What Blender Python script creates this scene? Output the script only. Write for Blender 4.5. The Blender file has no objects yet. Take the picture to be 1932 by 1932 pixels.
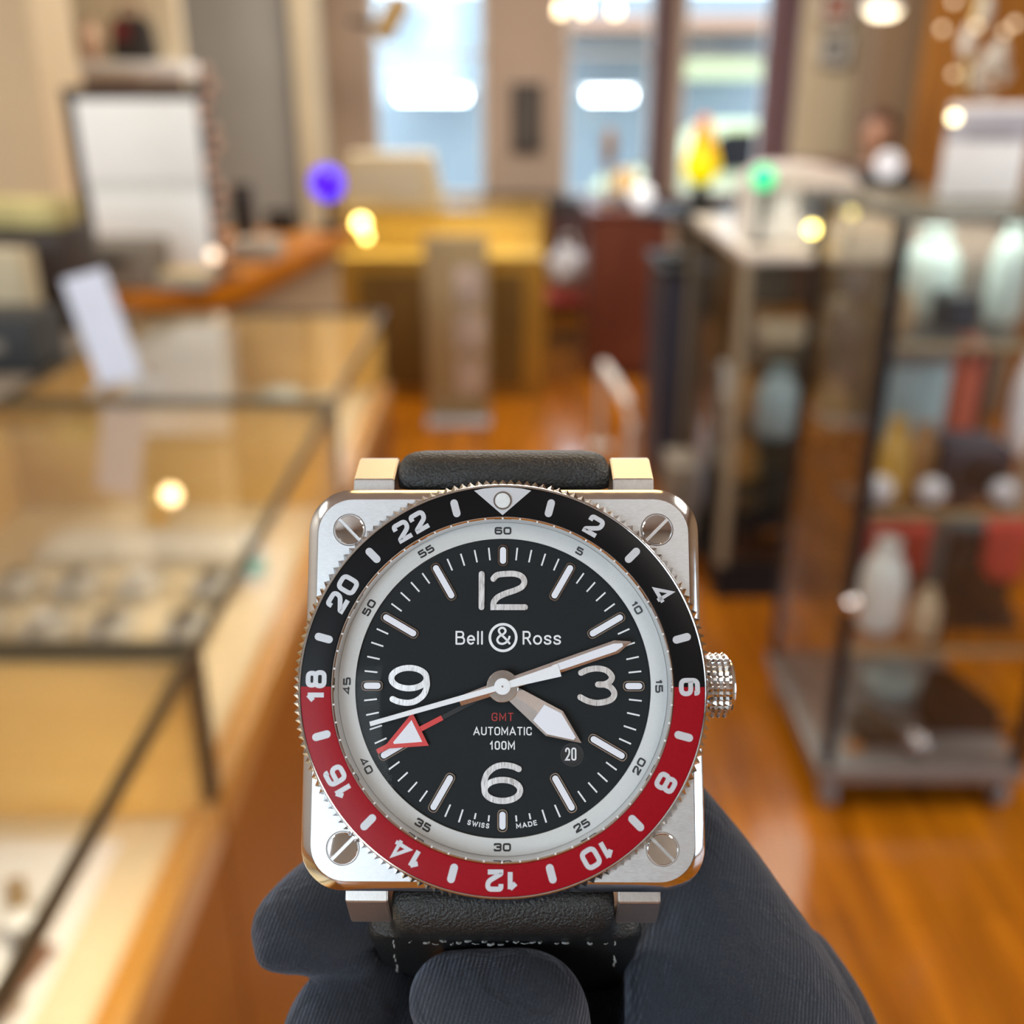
import bpy, bmesh, math, random
from mathutils import Vector, Matrix

random.seed(7)
S = bpy.context.scene
COL = S.collection
PI = math.pi

# ------------------------------------------------------------------ camera
F = 1932.0
PITCH = math.radians(22.65)
CAMZ = 1.55
cp, sp = math.cos(PITCH), math.sin(PITCH)
cam_d = bpy.data.cameras.new('camera')
cam_d.sensor_fit = 'HORIZONTAL'
cam_d.sensor_width = 36.0
cam_d.lens = 36.0
cam_d.clip_start = 0.005
cam_d.clip_end = 200
cam_d.dof.use_dof = True
cam_d.dof.focus_distance = 0.1085
cam_d.dof.aperture_fstop = 36.0 / 2.55
cam_d.dof.aperture_blades = 0
cam = bpy.data.objects.new('camera', cam_d)
COL.objects.link(cam)
cam.location = (0, 0, CAMZ)
cam.rotation_euler = (PI / 2 - PITCH, 0, 0)
S.camera = cam

# ------------------------------------------------------------------ render feel
S.view_settings.view_transform = 'Standard'
S.view_settings.look = 'None'
S.view_settings.gamma = 1.0
S.view_settings.exposure = 0.0
S.view_settings.use_curve_mapping = False
S.cycles.max_bounces = 7
S.cycles.diffuse_bounces = 3
S.cycles.glossy_bounces = 4
S.cycles.transmission_bounces = 4
S.cycles.transparent_max_bounces = 12
S.cycles.caustics_reflective = False
S.cycles.caustics_refractive = False
S.cycles.sample_clamp_indirect = 4.0
S.cycles.use_denoising = True

# ------------------------------------------------------------------ daylight and lamps
world = bpy.data.worlds.new('daylight')
S.world = world
world.use_nodes = True
wn = world.node_tree.nodes
bg = wn['Background']
bg.inputs[0].default_value = (0.80, 0.91, 1.0, 1)
bg.inputs[1].default_value = 5.0


def area(name, loc, rot, sx, sy, power, color):
    d = bpy.data.lights.new(name, 'AREA')
    d.shape = 'RECTANGLE'
    d.size, d.size_y = sx, sy
    d.energy = power
    d.color = color
    o = bpy.data.objects.new(name, d)
    COL.objects.link(o)
    o.location = loc
    o.rotation_euler = rot
    return o


WARM = (1.0, 0.80, 0.55)
area('ceiling_lamp_near', (0.1, 2.2, 3.32), (0, 0, 0), 1.3, 0.9, 19, (1.0, .64, .25))
area('ceiling_lamp_left', (-3.0, 1.3, 3.32), (0, 0, 0), 1.2, 1.2, 95, (1, .95, .87))
area('ceiling_lamp_right', (2.3, 1.4, 3.32), (0, 0, 0), 1.2, 1.2, 80, (1, .94, .84))
area('ceiling_lamp_far', (0.2, 5.2, 3.32), (0, 0, 0), 2.4, 1.4, 130, (1, .92, .80))
area('ceiling_lamp_behind', (1.2, -1.3, 3.32), (0, 0, 0), 1.0, 1.0, 24, (1, .94, .86))
area('shopfront_daylight', (-1.78, -2.62, 2.15), (math.radians(90), 0, 0), 1.8, 1.7, 40, (.74, .89, 1.0))
pl_ = bpy.data.lights.new('globe_lamp', 'POINT')
pl_.energy, pl_.shadow_soft_size, pl_.color = 1.6, .042, (1, .72, .36)
plo = bpy.data.objects.new('globe_lamp', pl_)
COL.objects.link(plo)
plo.location = (-1.82, 5.08, 2.4)

# ------------------------------------------------------------------ helpers
def cam_world(X, Yd, Z):
    """camera metres (right, down, forward) to the room"""
    return Vector((X, Z * cp - Yd * sp, CAMZ - Z * sp - Yd * cp))


def P(u, v, y):
    """the room point seen at (u, v) on the plane at distance y"""
    a, b = (u - 966) / F, (v - 966) / F
    dy, dz = cp - b * sp, -sp - b * cp
    t = y / dy
    return Vector((a * t, y, CAMZ + dz * t))


def PZ(u, v, z):
    """the room point seen at (u, v) at height z"""
    a, b = (u - 966) / F, (v - 966) / F
    dy, dz = cp - b * sp, -sp - b * cp
    t = (z - CAMZ) / dz
    return Vector((a * t, dy * t, z))


def link(o, parent=None):
    COL.objects.link(o)
    if parent is not None:
        o.parent = parent
    return o


def finish(bm, angle=32):
    bmesh.ops.recalc_face_normals(bm, faces=bm.faces)
    lim = math.radians(angle)
    for f in bm.faces:
        f.smooth = True
    for e in bm.edges:
        if len(e.link_faces) == 2:
            e.smooth = e.calc_face_angle(0) < lim
        else:
            e.smooth = False


def obj(name, bm, m, parent=None, angle=32, keep=False):
    if not keep:
        finish(bm, angle)
    me = bpy.data.meshes.new(name)
    bm.to_mesh(me)
    bm.free()
    for x in (m if isinstance(m, (list, tuple)) else [m]):
        me.materials.append(x)
    return link(bpy.data.objects.new(name, me), parent)


def tag(o, label, cat, group=None, kind=None):
    o['label'] = label
    o['category'] = cat
    if group:
        o['group'] = group
    if kind:
        o['kind'] = kind
    return o


def thing(name, label, cat, loc=(0, 0, 0), rz=0, group=None):
    o = bpy.data.objects.new(name, None)
    link(o)
    o.empty_display_size = 0.05
    o.location = loc
    o.rotation_euler = (0, 0, rz)
    return tag(o, label, cat, group)


def dup(root, loc, rz=0, label=None, group=None, scale=None):
    r = root.copy()
    COL.objects.link(r)
    r.location = loc
    r.rotation_euler = (0, 0, rz)
    if scale:
        r.scale = (scale,) * 3
    if label:
        r['label'] = label
    if group:
        r['group'] = group
    for ch in list(root.children):
        c = ch.copy()
        COL.objects.link(c)
        c.parent = r
        for g in list(ch.children):
            d = g.copy()
            COL.objects.link(d)
            d.parent = c
    return r


def struct(name, bm, m):
    o = obj(name, bm, m)
    o['kind'] = 'structure'
    return o


def box(bm, x0, x1, y0, y1, z0, z1, mi=0, bev=0.0):
    vs = [bm.verts.new(p) for p in ((x0, y0, z0), (x1, y0, z0), (x1, y1, z0), (x0, y1, z0),
                                    (x0, y0, z1), (x1, y0, z1), (x1, y1, z1), (x0, y1, z1))]
    fs = []
    for q in ((0, 3, 2, 1), (4, 5, 6, 7), (0, 1, 5, 4), (1, 2, 6, 5), (2, 3, 7, 6), (3, 0, 4, 7)):
        f = bm.faces.new([vs[i] for i in q])
        f.material_index = mi
        fs.append(f)
    if bev > 0:
        es = list({e for f in fs for e in f.edges})
        bmesh.ops.bevel(bm, geom=es, offset=bev, segments=2, affect='EDGES', profile=0.6)
    return bm


def bxs(*boxes, bev=0.0):
    bm = bmesh.new()
    for b in boxes:
        box(bm, *b, bev=bev)
    return bm


def lathe(bm, prof, c=(0, 0, 0), n=32, axis='z', mi=0, ax=None):
    """revolve (radius, height) pairs; axis z, x or y"""
    c = Vector(c)
    rings = []
    for r, h in prof:
        ring = []
        if r < 1e-7:
            p = {'z': (0, 0, h), 'x': (h, 0, 0), 'y': (0, h, 0)}[axis]
            ring = [bm.verts.new(c + Vector(p))]
        else:
            for i in range(n):
                a = 2 * PI * i / n
                p = {'z': (r * math.cos(a), r * math.sin(a), h), 'x': (h, r * math.cos(a), r * math.sin(a)),
                     'y': (r * math.cos(a), h, r * math.sin(a))}[axis]
                ring.append(bm.verts.new(c + Vector(p)))
        rings.append(ring)
    for A, B in zip(rings, rings[1:]):
        for i in range(n):
            j = (i + 1) % n
            if len(A) == 1 and len(B) == 1:
                continue
            if len(A) == 1:
                f = bm.faces.new((A[0], B[j], B[i]))
            elif len(B) == 1:
                f = bm.faces.new((A[i], A[j], B[0]))
            else:
                f = bm.faces.new((A[i], A[j], B[j], B[i]))
            f.material_index = mi
    return bm


def tube(bm, pts, r, n=10, caps=True):
    pts = [Vector(p) for p in pts]
    rs = r if isinstance(r, (list, tuple)) else [r] * len(pts)
    rings = []
    up = Vector((0.13, 0.31, 0.94)).normalized()
    for i, p in enumerate(pts):
        t = (pts[min(i + 1, len(pts) - 1)] - pts[max(i - 1, 0)]).normalized()
        a = t.cross(up)
        if a.length < 1e-4:
            a = t.cross(Vector((1, 0, 0)))
        a.normalize()
        b = t.cross(a).normalized()
        rings.append([bm.verts.new(p + (a * math.cos(2 * PI * k / n) + b * math.sin(2 * PI * k / n)) * rs[i]) for k in range(n)])
    for A, B in zip(rings, rings[1:]):
        for i in range(n):
            j = (i + 1) % n
            bm.faces.new((A[i], A[j], B[j], B[i]))
    if caps:
        bm.faces.new(rings[0])
        bm.faces.new(rings[-1])
    return bm


def prism(bm, pts, z0, z1, mi=0):
    lo = [bm.verts.new((x, y, z0)) for x, y in pts]
    hi = [bm.verts.new((x, y, z1)) for x, y in pts]
    n = len(pts)
    for q in [list(reversed(lo)), hi] + [[lo[i], lo[(i + 1) % n], hi[(i + 1) % n], hi[i]] for i in range(n)]:
        bm.faces.new(q).material_index = mi
    return bm


def catmull(pts, n=8, closed=False):
    pts = [Vector(p) for p in pts]
    N = len(pts)
    out = []
    for i in range(N if closed else N - 1):
        g = (lambda k: pts[k % N]) if closed else (lambda k: pts[max(0, min(N - 1, k))])
        p0, p1, p2, p3 = g(i - 1), g(i), g(i + 1), g(i + 2)
        for k in range(n):
            t = k / n
            out.append(0.5 * (2 * p1 + (p2 - p0) * t + (2 * p0 - 5 * p1 + 4 * p2 - p3) * t * t + (3 * p1 - p0 - 3 * p2 + p3) * t ** 3))
    if not closed:
        out.append(pts[-1])
    return out


# ------------------------------------------------------------------ materials
def mat(name, color, rough=0.5, metal=0.0, spec=0.5, vary=0.06, scale=30.0, bump=0.0, bscale=200.0, bdist=0.002,
        emit=None, estr=0.0, coat=0.0, stretch=(1, 1, 1), rvary=0.0, sheen=0.0):
    m = bpy.data.materials.new(name)
    m.use_nodes = True
    nt = m.node_tree
    b = nt.nodes['Principled BSDF']
    b.inputs['Roughness'].default_value = rough
    b.inputs['Metallic'].default_value = metal
    b.inputs['Specular IOR Level'].default_value = spec
    b.inputs['Coat Weight'].default_value = coat
    b.inputs['Coat Roughness'].default_value = 0.06
    if sheen:
        b.inputs['Sheen Weight'].default_value = sheen
    tc = nt.nodes.new('ShaderNodeTexCoord')
    mp = nt.nodes.new('ShaderNodeMapping')
    mp.inputs['Scale'].default_value = stretch
    nt.links.new(tc.outputs['Object'], mp.inputs['Vector'])
    nz = nt.nodes.new('ShaderNodeTexNoise')
    nz.inputs['Scale'].default_value = scale
    nz.inputs['Detail'].default_value = 4
    nt.links.new(mp.outputs['Vector'], nz.inputs['Vector'])
    cr = nt.nodes.new('ShaderNodeValToRGB')
    lo = [max(0, c * (1 - vary)) for c in color[:3]] + [1]
    hi = [min(1, c * (1 + vary)) for c in color[:3]] + [1]
    cr.color_ramp.elements[0].position, cr.color_ramp.elements[1].position = .3, .7
    cr.color_ramp.elements[0].color, cr.color_ramp.elements[1].color = lo, hi
    nt.links.new(nz.outputs['Fac'], cr.inputs['Fac'])
    nt.links.new(cr.outputs['Color'], b.inputs['Base Color'])
    if rvary:
        mr = nt.nodes.new('ShaderNodeMapRange')
        mr.inputs['From Min'].default_value, mr.inputs['From Max'].default_value = .3, .7
        mr.inputs['To Min'].default_value, mr.inputs['To Max'].default_value = rough - rvary, rough + rvary
        nt.links.new(nz.outputs['Fac'], mr.inputs['Value'])
        nt.links.new(mr.outputs['Result'], b.inputs['Roughness'])
    if bump:
        n2 = nt.nodes.new('ShaderNodeTexNoise')
        n2.inputs['Scale'].default_value = bscale
        n2.inputs['Detail'].default_value = 3
        nt.links.new(mp.outputs['Vector'], n2.inputs['Vector'])
        bp = nt.nodes.new('ShaderNodeBump')
        bp.inputs['Strength'].default_value = bump
        bp.inputs['Distance'].default_value = bdist
        nt.links.new(n2.outputs['Fac'], bp.inputs['Height'])
        nt.links.new(bp.outputs['Normal'], b.inputs['Normal'])
    if emit:
        b.inputs['Emission Color'].default_value = (*emit, 1)
        b.inputs['Emission Strength'].default_value = estr
    return m


def glass(name, tint=(1, 1, 1), refl=0.05, rough=0.02):
    m = bpy.data.materials.new(name)
    m.use_nodes = True
    nt = m.node_tree
    nt.nodes.remove(nt.nodes['Principled BSDF'])
    out = nt.nodes['Material Output']
    tr = nt.nodes.new('ShaderNodeBsdfTransparent')
    tr.inputs[0].default_value = (*tint, 1)
    gl = nt.nodes.new('ShaderNodeBsdfGlossy')
    gl.inputs['Roughness'].default_value = rough
    lw = nt.nodes.new('ShaderNodeLayerWeight')
    lw.inputs['Blend'].default_value = 0.25
    mr = nt.nodes.new('ShaderNodeMapRange')
    mr.inputs['To Min'].default_value = refl
    mr.inputs['To Max'].default_value = min(1, refl * 9)
    nt.links.new(lw.outputs['Fresnel'], mr.inputs['Value'])
    mx = nt.nodes.new('ShaderNodeMixShader')
    nt.links.new(mr.outputs['Result'], mx.inputs[0])
    nt.links.new(tr.outputs[0], mx.inputs[1])
    nt.links.new(gl.outputs[0], mx.inputs[2])
    nt.links.new(mx.outputs[0], out.inputs['Surface'])
    return m


def wood(name, dark, light, rough=0.35, scale=(6, 0.7, 6), planks=None, coat=0.0):
    m = mat(name, light, rough=rough, coat=coat)
    nt = m.node_tree
    b = nt.nodes['Principled BSDF']
    mp = [n for n in nt.nodes if n.type == 'MAPPING'][0]
    mp.inputs['Scale'].default_value = scale
    nz = [n for n in nt.nodes if n.type == 'TEX_NOISE'][0]
    nz.inputs['Scale'].default_value = 2.5
    nz.inputs['Detail'].default_value = 6
    nz.inputs['Distortion'].default_value = 0.6
    cr = [n for n in nt.nodes if n.type == 'VALTORGB'][0]
    cr.color_ramp.elements[0].color = (*dark, 1)
    cr.color_ramp.elements[1].color = (*light, 1)
    if planks:
        tc = [n for n in nt.nodes if n.type == 'TEX_COORD'][0]
        m2 = nt.nodes.new('ShaderNodeMapping')
        m2.inputs['Rotation'].default_value = (0, 0, PI / 2)
        nt.links.new(tc.outputs['Object'], m2.inputs['Vector'])
        bk = nt.nodes.new('ShaderNodeTexBrick')
        bk.inputs['Scale'].default_value = 1.0
        bk.inputs['Brick Width'].default_value = 1.6
        bk.inputs['Row Height'].default_value = planks
        bk.inputs['Mortar Size'].default_value = 0.002
        bk.inputs['Color1'].default_value = (.72, .72, .72, 1)
        bk.inputs['Color2'].default_value = (1.1, 1.1, 1.1, 1)
        bk.inputs['Mortar'].default_value = (.25, .22, .2, 1)
        nt.links.new(m2.outputs['Vector'], bk.inputs['Vector'])
        mx = nt.nodes.new('ShaderNodeMix')
        mx.data_type = 'RGBA'
        mx.blend_type = 'MULTIPLY'
        mx.inputs[0].default_value = 0.75
        nt.links.new(cr.outputs['Color'], mx.inputs[6])
        nt.links.new(bk.outputs['Color'], mx.inputs[7])
        nt.links.new(mx.outputs[2], b.inputs['Base Color'])
    return m


def glow(name, color, strength):
    return mat(name, (.8, .8, .8), rough=.4, emit=color, estr=strength)

# ================================================================== ROOM
m_floor = wood('orange_floorboards', (.25, .070, .002), (.52, .175, .006), rough=.20, scale=(9, .8, 9), planks=.085, coat=.5)
m_wall_tan = mat('tan_wall', (.50, .37, .22), rough=.8, vary=.04, scale=3)
m_wall_rose = mat('rose_beige_wall', (.48, .36, .28), rough=.8, vary=.04, scale=3)
m_wall_grey = mat('grey_wall', (.38, .36, .33), rough=.8, vary=.04, scale=3)
m_cream = mat('cream_plaster', (.66, .55, .38), rough=.75, vary=.04, scale=3)
m_ceiling = mat('ceiling_plaster', (.58, .55, .51), rough=.9, vary=.03, scale=2)
m_brown_wall = mat('brown_wall', (.30, .20, .12), rough=.8, vary=.05, scale=3)
m_orange_wood = wood('orange_wood_panel', (.33, .12, .015), (.52, .22, .035), rough=.4, scale=(5, 5, .7))
m_curtain = mat('mauve_curtain', (.40, .25, .28), rough=.95, vary=.12, scale=9, stretch=(6, 6, .3))
m_white = mat('white_paint', (.78, .76, .74), rough=.5, vary=.03, scale=5)
m_dark = mat('dark_brown_wood', (.030, .018, .014), rough=.5, vary=.2, scale=8)
m_black = mat('black_satin', (.010, .011, .014), rough=.4, spec=.25, vary=.1, scale=10)
m_glass = glass('clear_glass', (.975, .985, .98), refl=.045)
m_window = glass('window_glass', (.93, .97, 1.0), refl=.03)

bm = bmesh.new()
box(bm, -4.2, 4.4, -2.6, 8.2, -.05, 0)
struct('floor', bm, m_floor)
bm = bmesh.new()
box(bm, -4.2, 4.4, -2.6, 8.2, 3.4, 3.5)
struct('ceiling', bm, m_ceiling)
bm = bmesh.new()
box(bm, -4.3, -4.2, -2.7, 8.2, 0, 3.4)
struct('wall_left', bm, mat('pale_grey_wall', (.46, .44, .41), rough=.8, vary=.04, scale=3))
bm = bmesh.new()
box(bm, 4.4, 4.5, .9, 8.2, 0, 3.4)
box(bm, 4.4, 4.5, -2.7, -1.6, 0, 3.4)
box(bm, 4.4, 4.5, -1.6, .9, 1.5, 3.4)
box(bm, 4.4, 4.5, -1.6, .9, 0, .15)
struct('wall_right', bm, m_brown_wall)
bm = bmesh.new()
for y0, y1, z0, z1 in ((-1.6, .9, .15, .19), (-1.6, .9, 1.46, 1.5), (-1.6, -1.55, .19, 1.46), (.85, .9, .19, 1.46)):
    box(bm, 4.42, 4.48, y0, y1, z0, z1)
w = struct('window_4', bm, m_dark)  # unseen window, added to brighten the reflection on the case's right chamfer
obj('window_pane', bxs((4.445, 4.452, -1.56, .86, .18, 1.47)), m_window, w)
bm = bmesh.new()                      # the wall behind the camera has the shopfront opening
box(bm, -4.2, -2.7, -2.6, -2.5, 0, 3.4)
box(bm, -.86, 4.4, -2.6, -2.5, 0, 3.4)
box(bm, -2.7, -.86, -2.6, -2.5, 0, 1.25)
box(bm, -2.7, -.86, -2.6, -2.5, 3.05, 3.4)
struct('wall_back', bm, m_wall_grey)

# far wall with three tall windows
YW = 8.0
wins = []
for u0, u1 in ((703, 917), (1066, 1232), (1284, 1447)):
    wins.append((P(u0, 180, YW).x, P(u1, 180, YW).x))
SILL, HEAD = P(960, 372, YW).z, 3.05
bm = bmesh.new()
xs = [-1.62] + [x for w in wins for x in w] + [4.4]
for a, b in zip(xs[0::2], xs[1::2]):
    box(bm, a, b, YW, YW + .18, 0, 3.4)
for a, b in wins:
    box(bm, a, b, YW, YW + .18, 0, SILL)
    box(bm, a, b, YW, YW + .18, HEAD, 3.4)
struct('wall_front', bm, m_wall_rose)
for i, (a, b) in enumerate(wins):
    bm = bmesh.new()
    for x0, x1, z0, z1 in ((a, a + .035, SILL, HEAD), (b - .035, b, SILL, HEAD), (a, b, SILL, SILL + .04), (a, b, HEAD - .04, HEAD), (a, b, 1.74, 1.765)):
        box(bm, x0, x1, YW + .05, YW + .10, z0, z1)
    w = struct('window_%d' % (i + 1), bm, m_white)
    bm = bmesh.new()
    box(bm, a + .03, b - .03, YW + .07, YW + .076, SILL + .03, HEAD - .03)
    g = obj('window_pane', bm, m_window, w)
bm = bmesh.new()
box(bm, -1.62, 2.7, 7.93, 8.0, SILL - .10, SILL)
struct('trim_1', bm, m_dark)
# walls on the left: tan return, pale pilaster, grey partition, cream alcove, near pillar
xpl, xpr = P(560, 150, 7.0).x, P(604, 150, 7.0).x
bm = bmesh.new()
box(bm, xpl, xpr, 6.9, 7.12, 0, 3.4)
struct('trim_2', bm, m_cream)
bm = bmesh.new()
box(bm, -4.2, xpl, 7.0, 7.1, 0, 3.4)
struct('wall_partition', bm, m_wall_grey)
bm = bmesh.new()
box(bm, xpl - .05, xpl + .05, 7.1, 8.2, 0, 3.4)
struct('wall_return', bm, m_wall_tan)
xa0, xa1 = P(60, 80, 5.7).x, P(338, 80, 5.7).x
bm = bmesh.new()
box(bm, xa0 - .5, xa1, 5.7, 5.8, 0, 3.4)
struct('wall_alcove', bm, m_cream)
bm = bmesh.new()
box(bm, -4.2, P(84, 200, 4.2).x, 4.2, 4.6, 0, 3.4)
struct('wall_pillar', bm, mat('pillar_cream', (.58, .47, .31), rough=.8, vary=.03, scale=3))
# right: cream wall panel, brown column, orange wood alcove
bm = bmesh.new()
box(bm, P(1508, 150, 7.6).x, P(1660, 150, 7.6).x, 7.6, 7.7, 0, 3.4)
struct('wall_panel', bm, m_cream)
bm = bmesh.new()
box(bm, P(1648, 150, 6.9).x, P(1752, 150, 6.9).x, 6.9, 7.3, 0, 3.4)
struct('trim_3', bm, m_brown_wall)
bm = bmesh.new()
box(bm, P(1750, 100, 6.6).x, 4.4, 6.6, 6.7, 0, 3.4)
struct('wall_alcove_right', bm, m_orange_wood)

# curtains
def curtain(u0, u1, v1, y, label):
    x0, x1 = P(u0, 150, y).x, P(u1, 150, y).x
    z0 = P(u0, v1, y).z
    bm = bmesh.new()
    n = 40
    rows = []
    for z in (z0, 1.6, 3.2):
        rows.append([bm.verts.new((x0 + (x1 - x0) * i / n, y + .035 * math.sin(i * 1.3), z)) for i in range(n + 1)] +
                    [bm.verts.new((x0 + (x1 - x0) * i / n, y + .012 + .035 * math.sin(i * 1.3), z)) for i in range(n, -1, -1)])
    for A, B in zip(rows, rows[1:]):
        for i in range(len(A)):
            j = (i + 1) % len(A)
            bm.faces.new((A[i], A[j], B[j], B[i]))
    bm.faces.new(rows[0]); bm.faces.new(rows[-1])
    tag(obj('curtain', bm, m_curtain), label, 'curtain')


curtain(1442, 1512, 330, 7.86, 'mauve curtain hanging at the right edge of the rightmost window')
curtain(1230, 1262, 372, 7.88, 'narrow dusty mauve curtain between the middle and right windows')

# ---------------- the street outside
m_fac = mat('pale_facade', (.30, .35, .385), rough=.8, vary=.06, scale=.6)
bm = bmesh.new()
box(bm, -9, 10, 15.0, 15.4, -1, 2.66)
fac = struct('exterior_facade', bm, m_fac)
bm = bmesh.new()
box(bm, -12, 12, 8.25, 15.0, -.3, -.2)
struct('street', bm, mat('pale_pavement', (.36, .38, .40), rough=.85, vary=.06, scale=2))
m_strip = glow('bar_glow_white', (.95, .98, 1.0), 13)  # made-up glowing bars, standing in for the bright strips in the windows
for (u0, u1, lb) in ((749, 881, 'glowing white bar added outside for the bright strip in the left window'),
                     (1108, 1194, 'glowing white bar added outside for the bright strip in the middle window')):
    a, b = P(u0, 171, 13.5), P(u1, 191, 13.5)
    bm = bxs((a.x, b.x, 13.5, 13.62, b.z, a.z), bev=.02)
    t = tag(obj('glow_bar', bm, m_strip), lb, 'sign')
    bm = bxs((a.x - .05, b.x + .05, 13.62, 15.0, a.z - .02, a.z + .03))
    obj('bracket', bm, m_white, t)
a, b = P(1280, 18, 14.0), P(1460, 42, 14.0)
bm = bmesh.new()
prof = [(15.0, a.z), (13.9, b.z), (13.9, b.z - .12), (15.0, b.z - .1)]
A = [bm.verts.new((a.x - 1.9, y, z)) for y, z in prof]
B = [bm.verts.new((b.x + .6, y, z)) for y, z in prof]
for i in range(4):
    bm.faces.new((A[i], A[(i + 1) % 4], B[(i + 1) % 4], B[i]))
bm.faces.new(A); bm.faces.new(B)
tag(obj('awning', bm, mat('salmon_awning', (.30, .16, .10), rough=.8)), 'salmon-coloured awning over the shops across the street', 'awning')
a, b = P(1285, 112, 13.6), P(1452, 150, 13.6)
tag(obj('fascia_sign', bxs((a.x, b.x, 13.6, 13.7, b.z, a.z), (a.x, b.x, 13.7, 15.0, a.z - .1, a.z)), mat('pale_yellow_sign', (.46, .47, .27), rough=.6)),
    'pale yellow fascia sign across the street in the right window', 'sign')
# parked car outside the right window
def car(x, y, z, label, m):
    t = thing('car', label, 'car', (x, y, z))
    prof = [(-1.9, .35), (-1.9, .75), (-1.2, .92), (-.75, 1.38), (.75, 1.40), (1.25, .95), (1.9, .82), (1.95, .35)]
    bm = bmesh.new()
    A = [bm.verts.new((px, -.8, pz)) for px, pz in prof]
    B = [bm.verts.new((px, .8, pz)) for px, pz in prof]
    for i in range(len(prof)):
        j = (i + 1) % len(prof)
        bm.faces.new((A[i], A[j], B[j], B[i]))
    bm.faces.new(A); bm.faces.new(B)
    bmesh.ops.bevel(bm, geom=bm.edges[:], offset=.06, segments=2, affect='EDGES')
    obj('body', bm, m, t)
    for wx in (-1.2, 1.2):
        for wy in (-.72, .72):
            bm = bmesh.new()
            lathe(bm, [(0, -.1), (.28, -.1), (.33, -.05), (.33, .05), (.28, .1), (0, .1)], (wx, wy, .33), 20, 'y')
            obj('wheel', bm, m_black, t)
    bm = bmesh.new()
    prism(bm, [(-1.05, .95), (-.70, 1.32), (.70, 1.33), (1.08, .97)], -.83, -.79)
    for v in bm.verts:
        v.co = Vector((v.co.x, v.co.z, v.co.y))
    obj('window', bm, m_black, t)


car(P(1290, 270, 11.5).x + 1.0, 11.6, -.2, 'pale yellow car parked in the street outside the right window', mat('pale_yellow_car', (.70, .72, .45), rough=.3))

# ---------------- wall items on the far side
def frame_pic(u0, u1, v0, v1, y, mf, mc, label, name='framed_picture', group=None):
    a, b = P(u0, (v0 + v1) / 2, y), P(u1, (v0 + v1) / 2, y)
    z1, z0 = P(u0, v0, y).z, P(u0, v1, y).z
    t = thing(name, label, 'picture', ((a.x + b.x) / 2, y, (z0 + z1) / 2), group=group)
    w, h = (b.x - a.x) / 2, (z1 - z0) / 2
    fw = min(w, h) * .22
    bm = bxs((-w, w, -.03, 0, h - fw, h), (-w, w, -.03, 0, -h, -h + fw), (-w, -w + fw, -.03, 0, -h, h), (w - fw, w, -.03, 0, -h, h))
    obj('frame', bm, mf, t)
    obj('print', bxs((-w + fw, w - fw, -.015, 0, -h + fw, h - fw)), mc, t)
    return t


frame_pic(966, 1022, 158, 284, 7.97, m_dark, mat('dark_print', (.075, .060, .050), rough=.5, vary=.5, scale=9),
          'tall dark framed picture on the wall between the left and middle windows')
frame_pic(1545, 1600, 62, 122, 7.56, m_white, mat('grey_print', (.26, .25, .23), rough=.6, vary=.4, scale=9),
          'small grey framed picture on the cream wall right of the mauve curtain')
frame_pic(1548, 1606, -18, 42, 7.56, m_white, mat('red_print_paper', (.42, .20, .15), rough=.6, vary=.3, scale=9),
          'reddish framed picture on the cream wall above the grey one')

# spotlight on a bracket by the left window
t = thing('wall_spotlight', 'tan cylindrical spotlight on a bracket beside the left window', 'lamp', P(700, 40, 7.3))
bm = bmesh.new()
tube(bm, [(-.14, .05, .0), (.02, 0, -.02), (.06, 0, .0)], .018)
obj('bracket', bm, m_black, t)
bm = bmesh.new()
tube(bm, [(.05, 0, -.11), (.07, 0, -.08), (.20, 0, .12), (.21, 0, .14)], [.04, .075, .075, .06], 16)
obj('lamp_head', bm, mat('tan_enamel', (.45, .30, .13), rough=.5), t)

# hanging lamp with three lit bulbs
pc = P(1100, -40, 5.4)
t = thing('pendant_lamp', 'hanging lamp with three lit frosted shades in front of the middle window', 'lamp', pc)
bm = bmesh.new()
tube(bm, [(0, 0, .1), (0, 0, 1.2)], .012)
lathe(bm, [(0, .10), (.05, .08), (.05, .03), (0, 0)], n=16)
obj('stem', bm, m_dark, t)
m_bulb = glow('warm_bulb', (1.0, .78, .45), 5.5)
for u, v in ((1058, 18), (1101, 16), (1161, 18)):
    p = P(u, v, 5.4) - pc
    bm = bmesh.new()
    tube(bm, [(0, 0, .05), (p.x * .6, 0, .09), (p.x, 0, p.z + .10), (p.x, 0, p.z + .06)], .010)
    obj('arm', bm, m_dark, t)
    bm = bmesh.new()
    lathe(bm, [(.010, .035), (.016, .02), (.023, 0), (.024, -.013), (.017, -.026), (0, -.03)], p, 20)
    obj('lamp_shade', bm, m_bulb, t)

p = P(1666, 20, 5.6)
t = thing('ceiling_spot', 'round warm-lit ceiling lamp above the cream wall panel', 'lamp', p)
bm = bmesh.new()
lathe(bm, [(0, -.035), (.05, -.03), (.085, 0), (.08, .03), (0, .04)], n=24)
obj('diffuser', bm, glow('warm_diffuser', (1, .86, .60), 5), t)
bm = bmesh.new()
lathe(bm, [(.09, .0), (.09, .06), (.02, .09), (.012, .7)], n=24)
obj('housing', bm, m_white, t)

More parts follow.
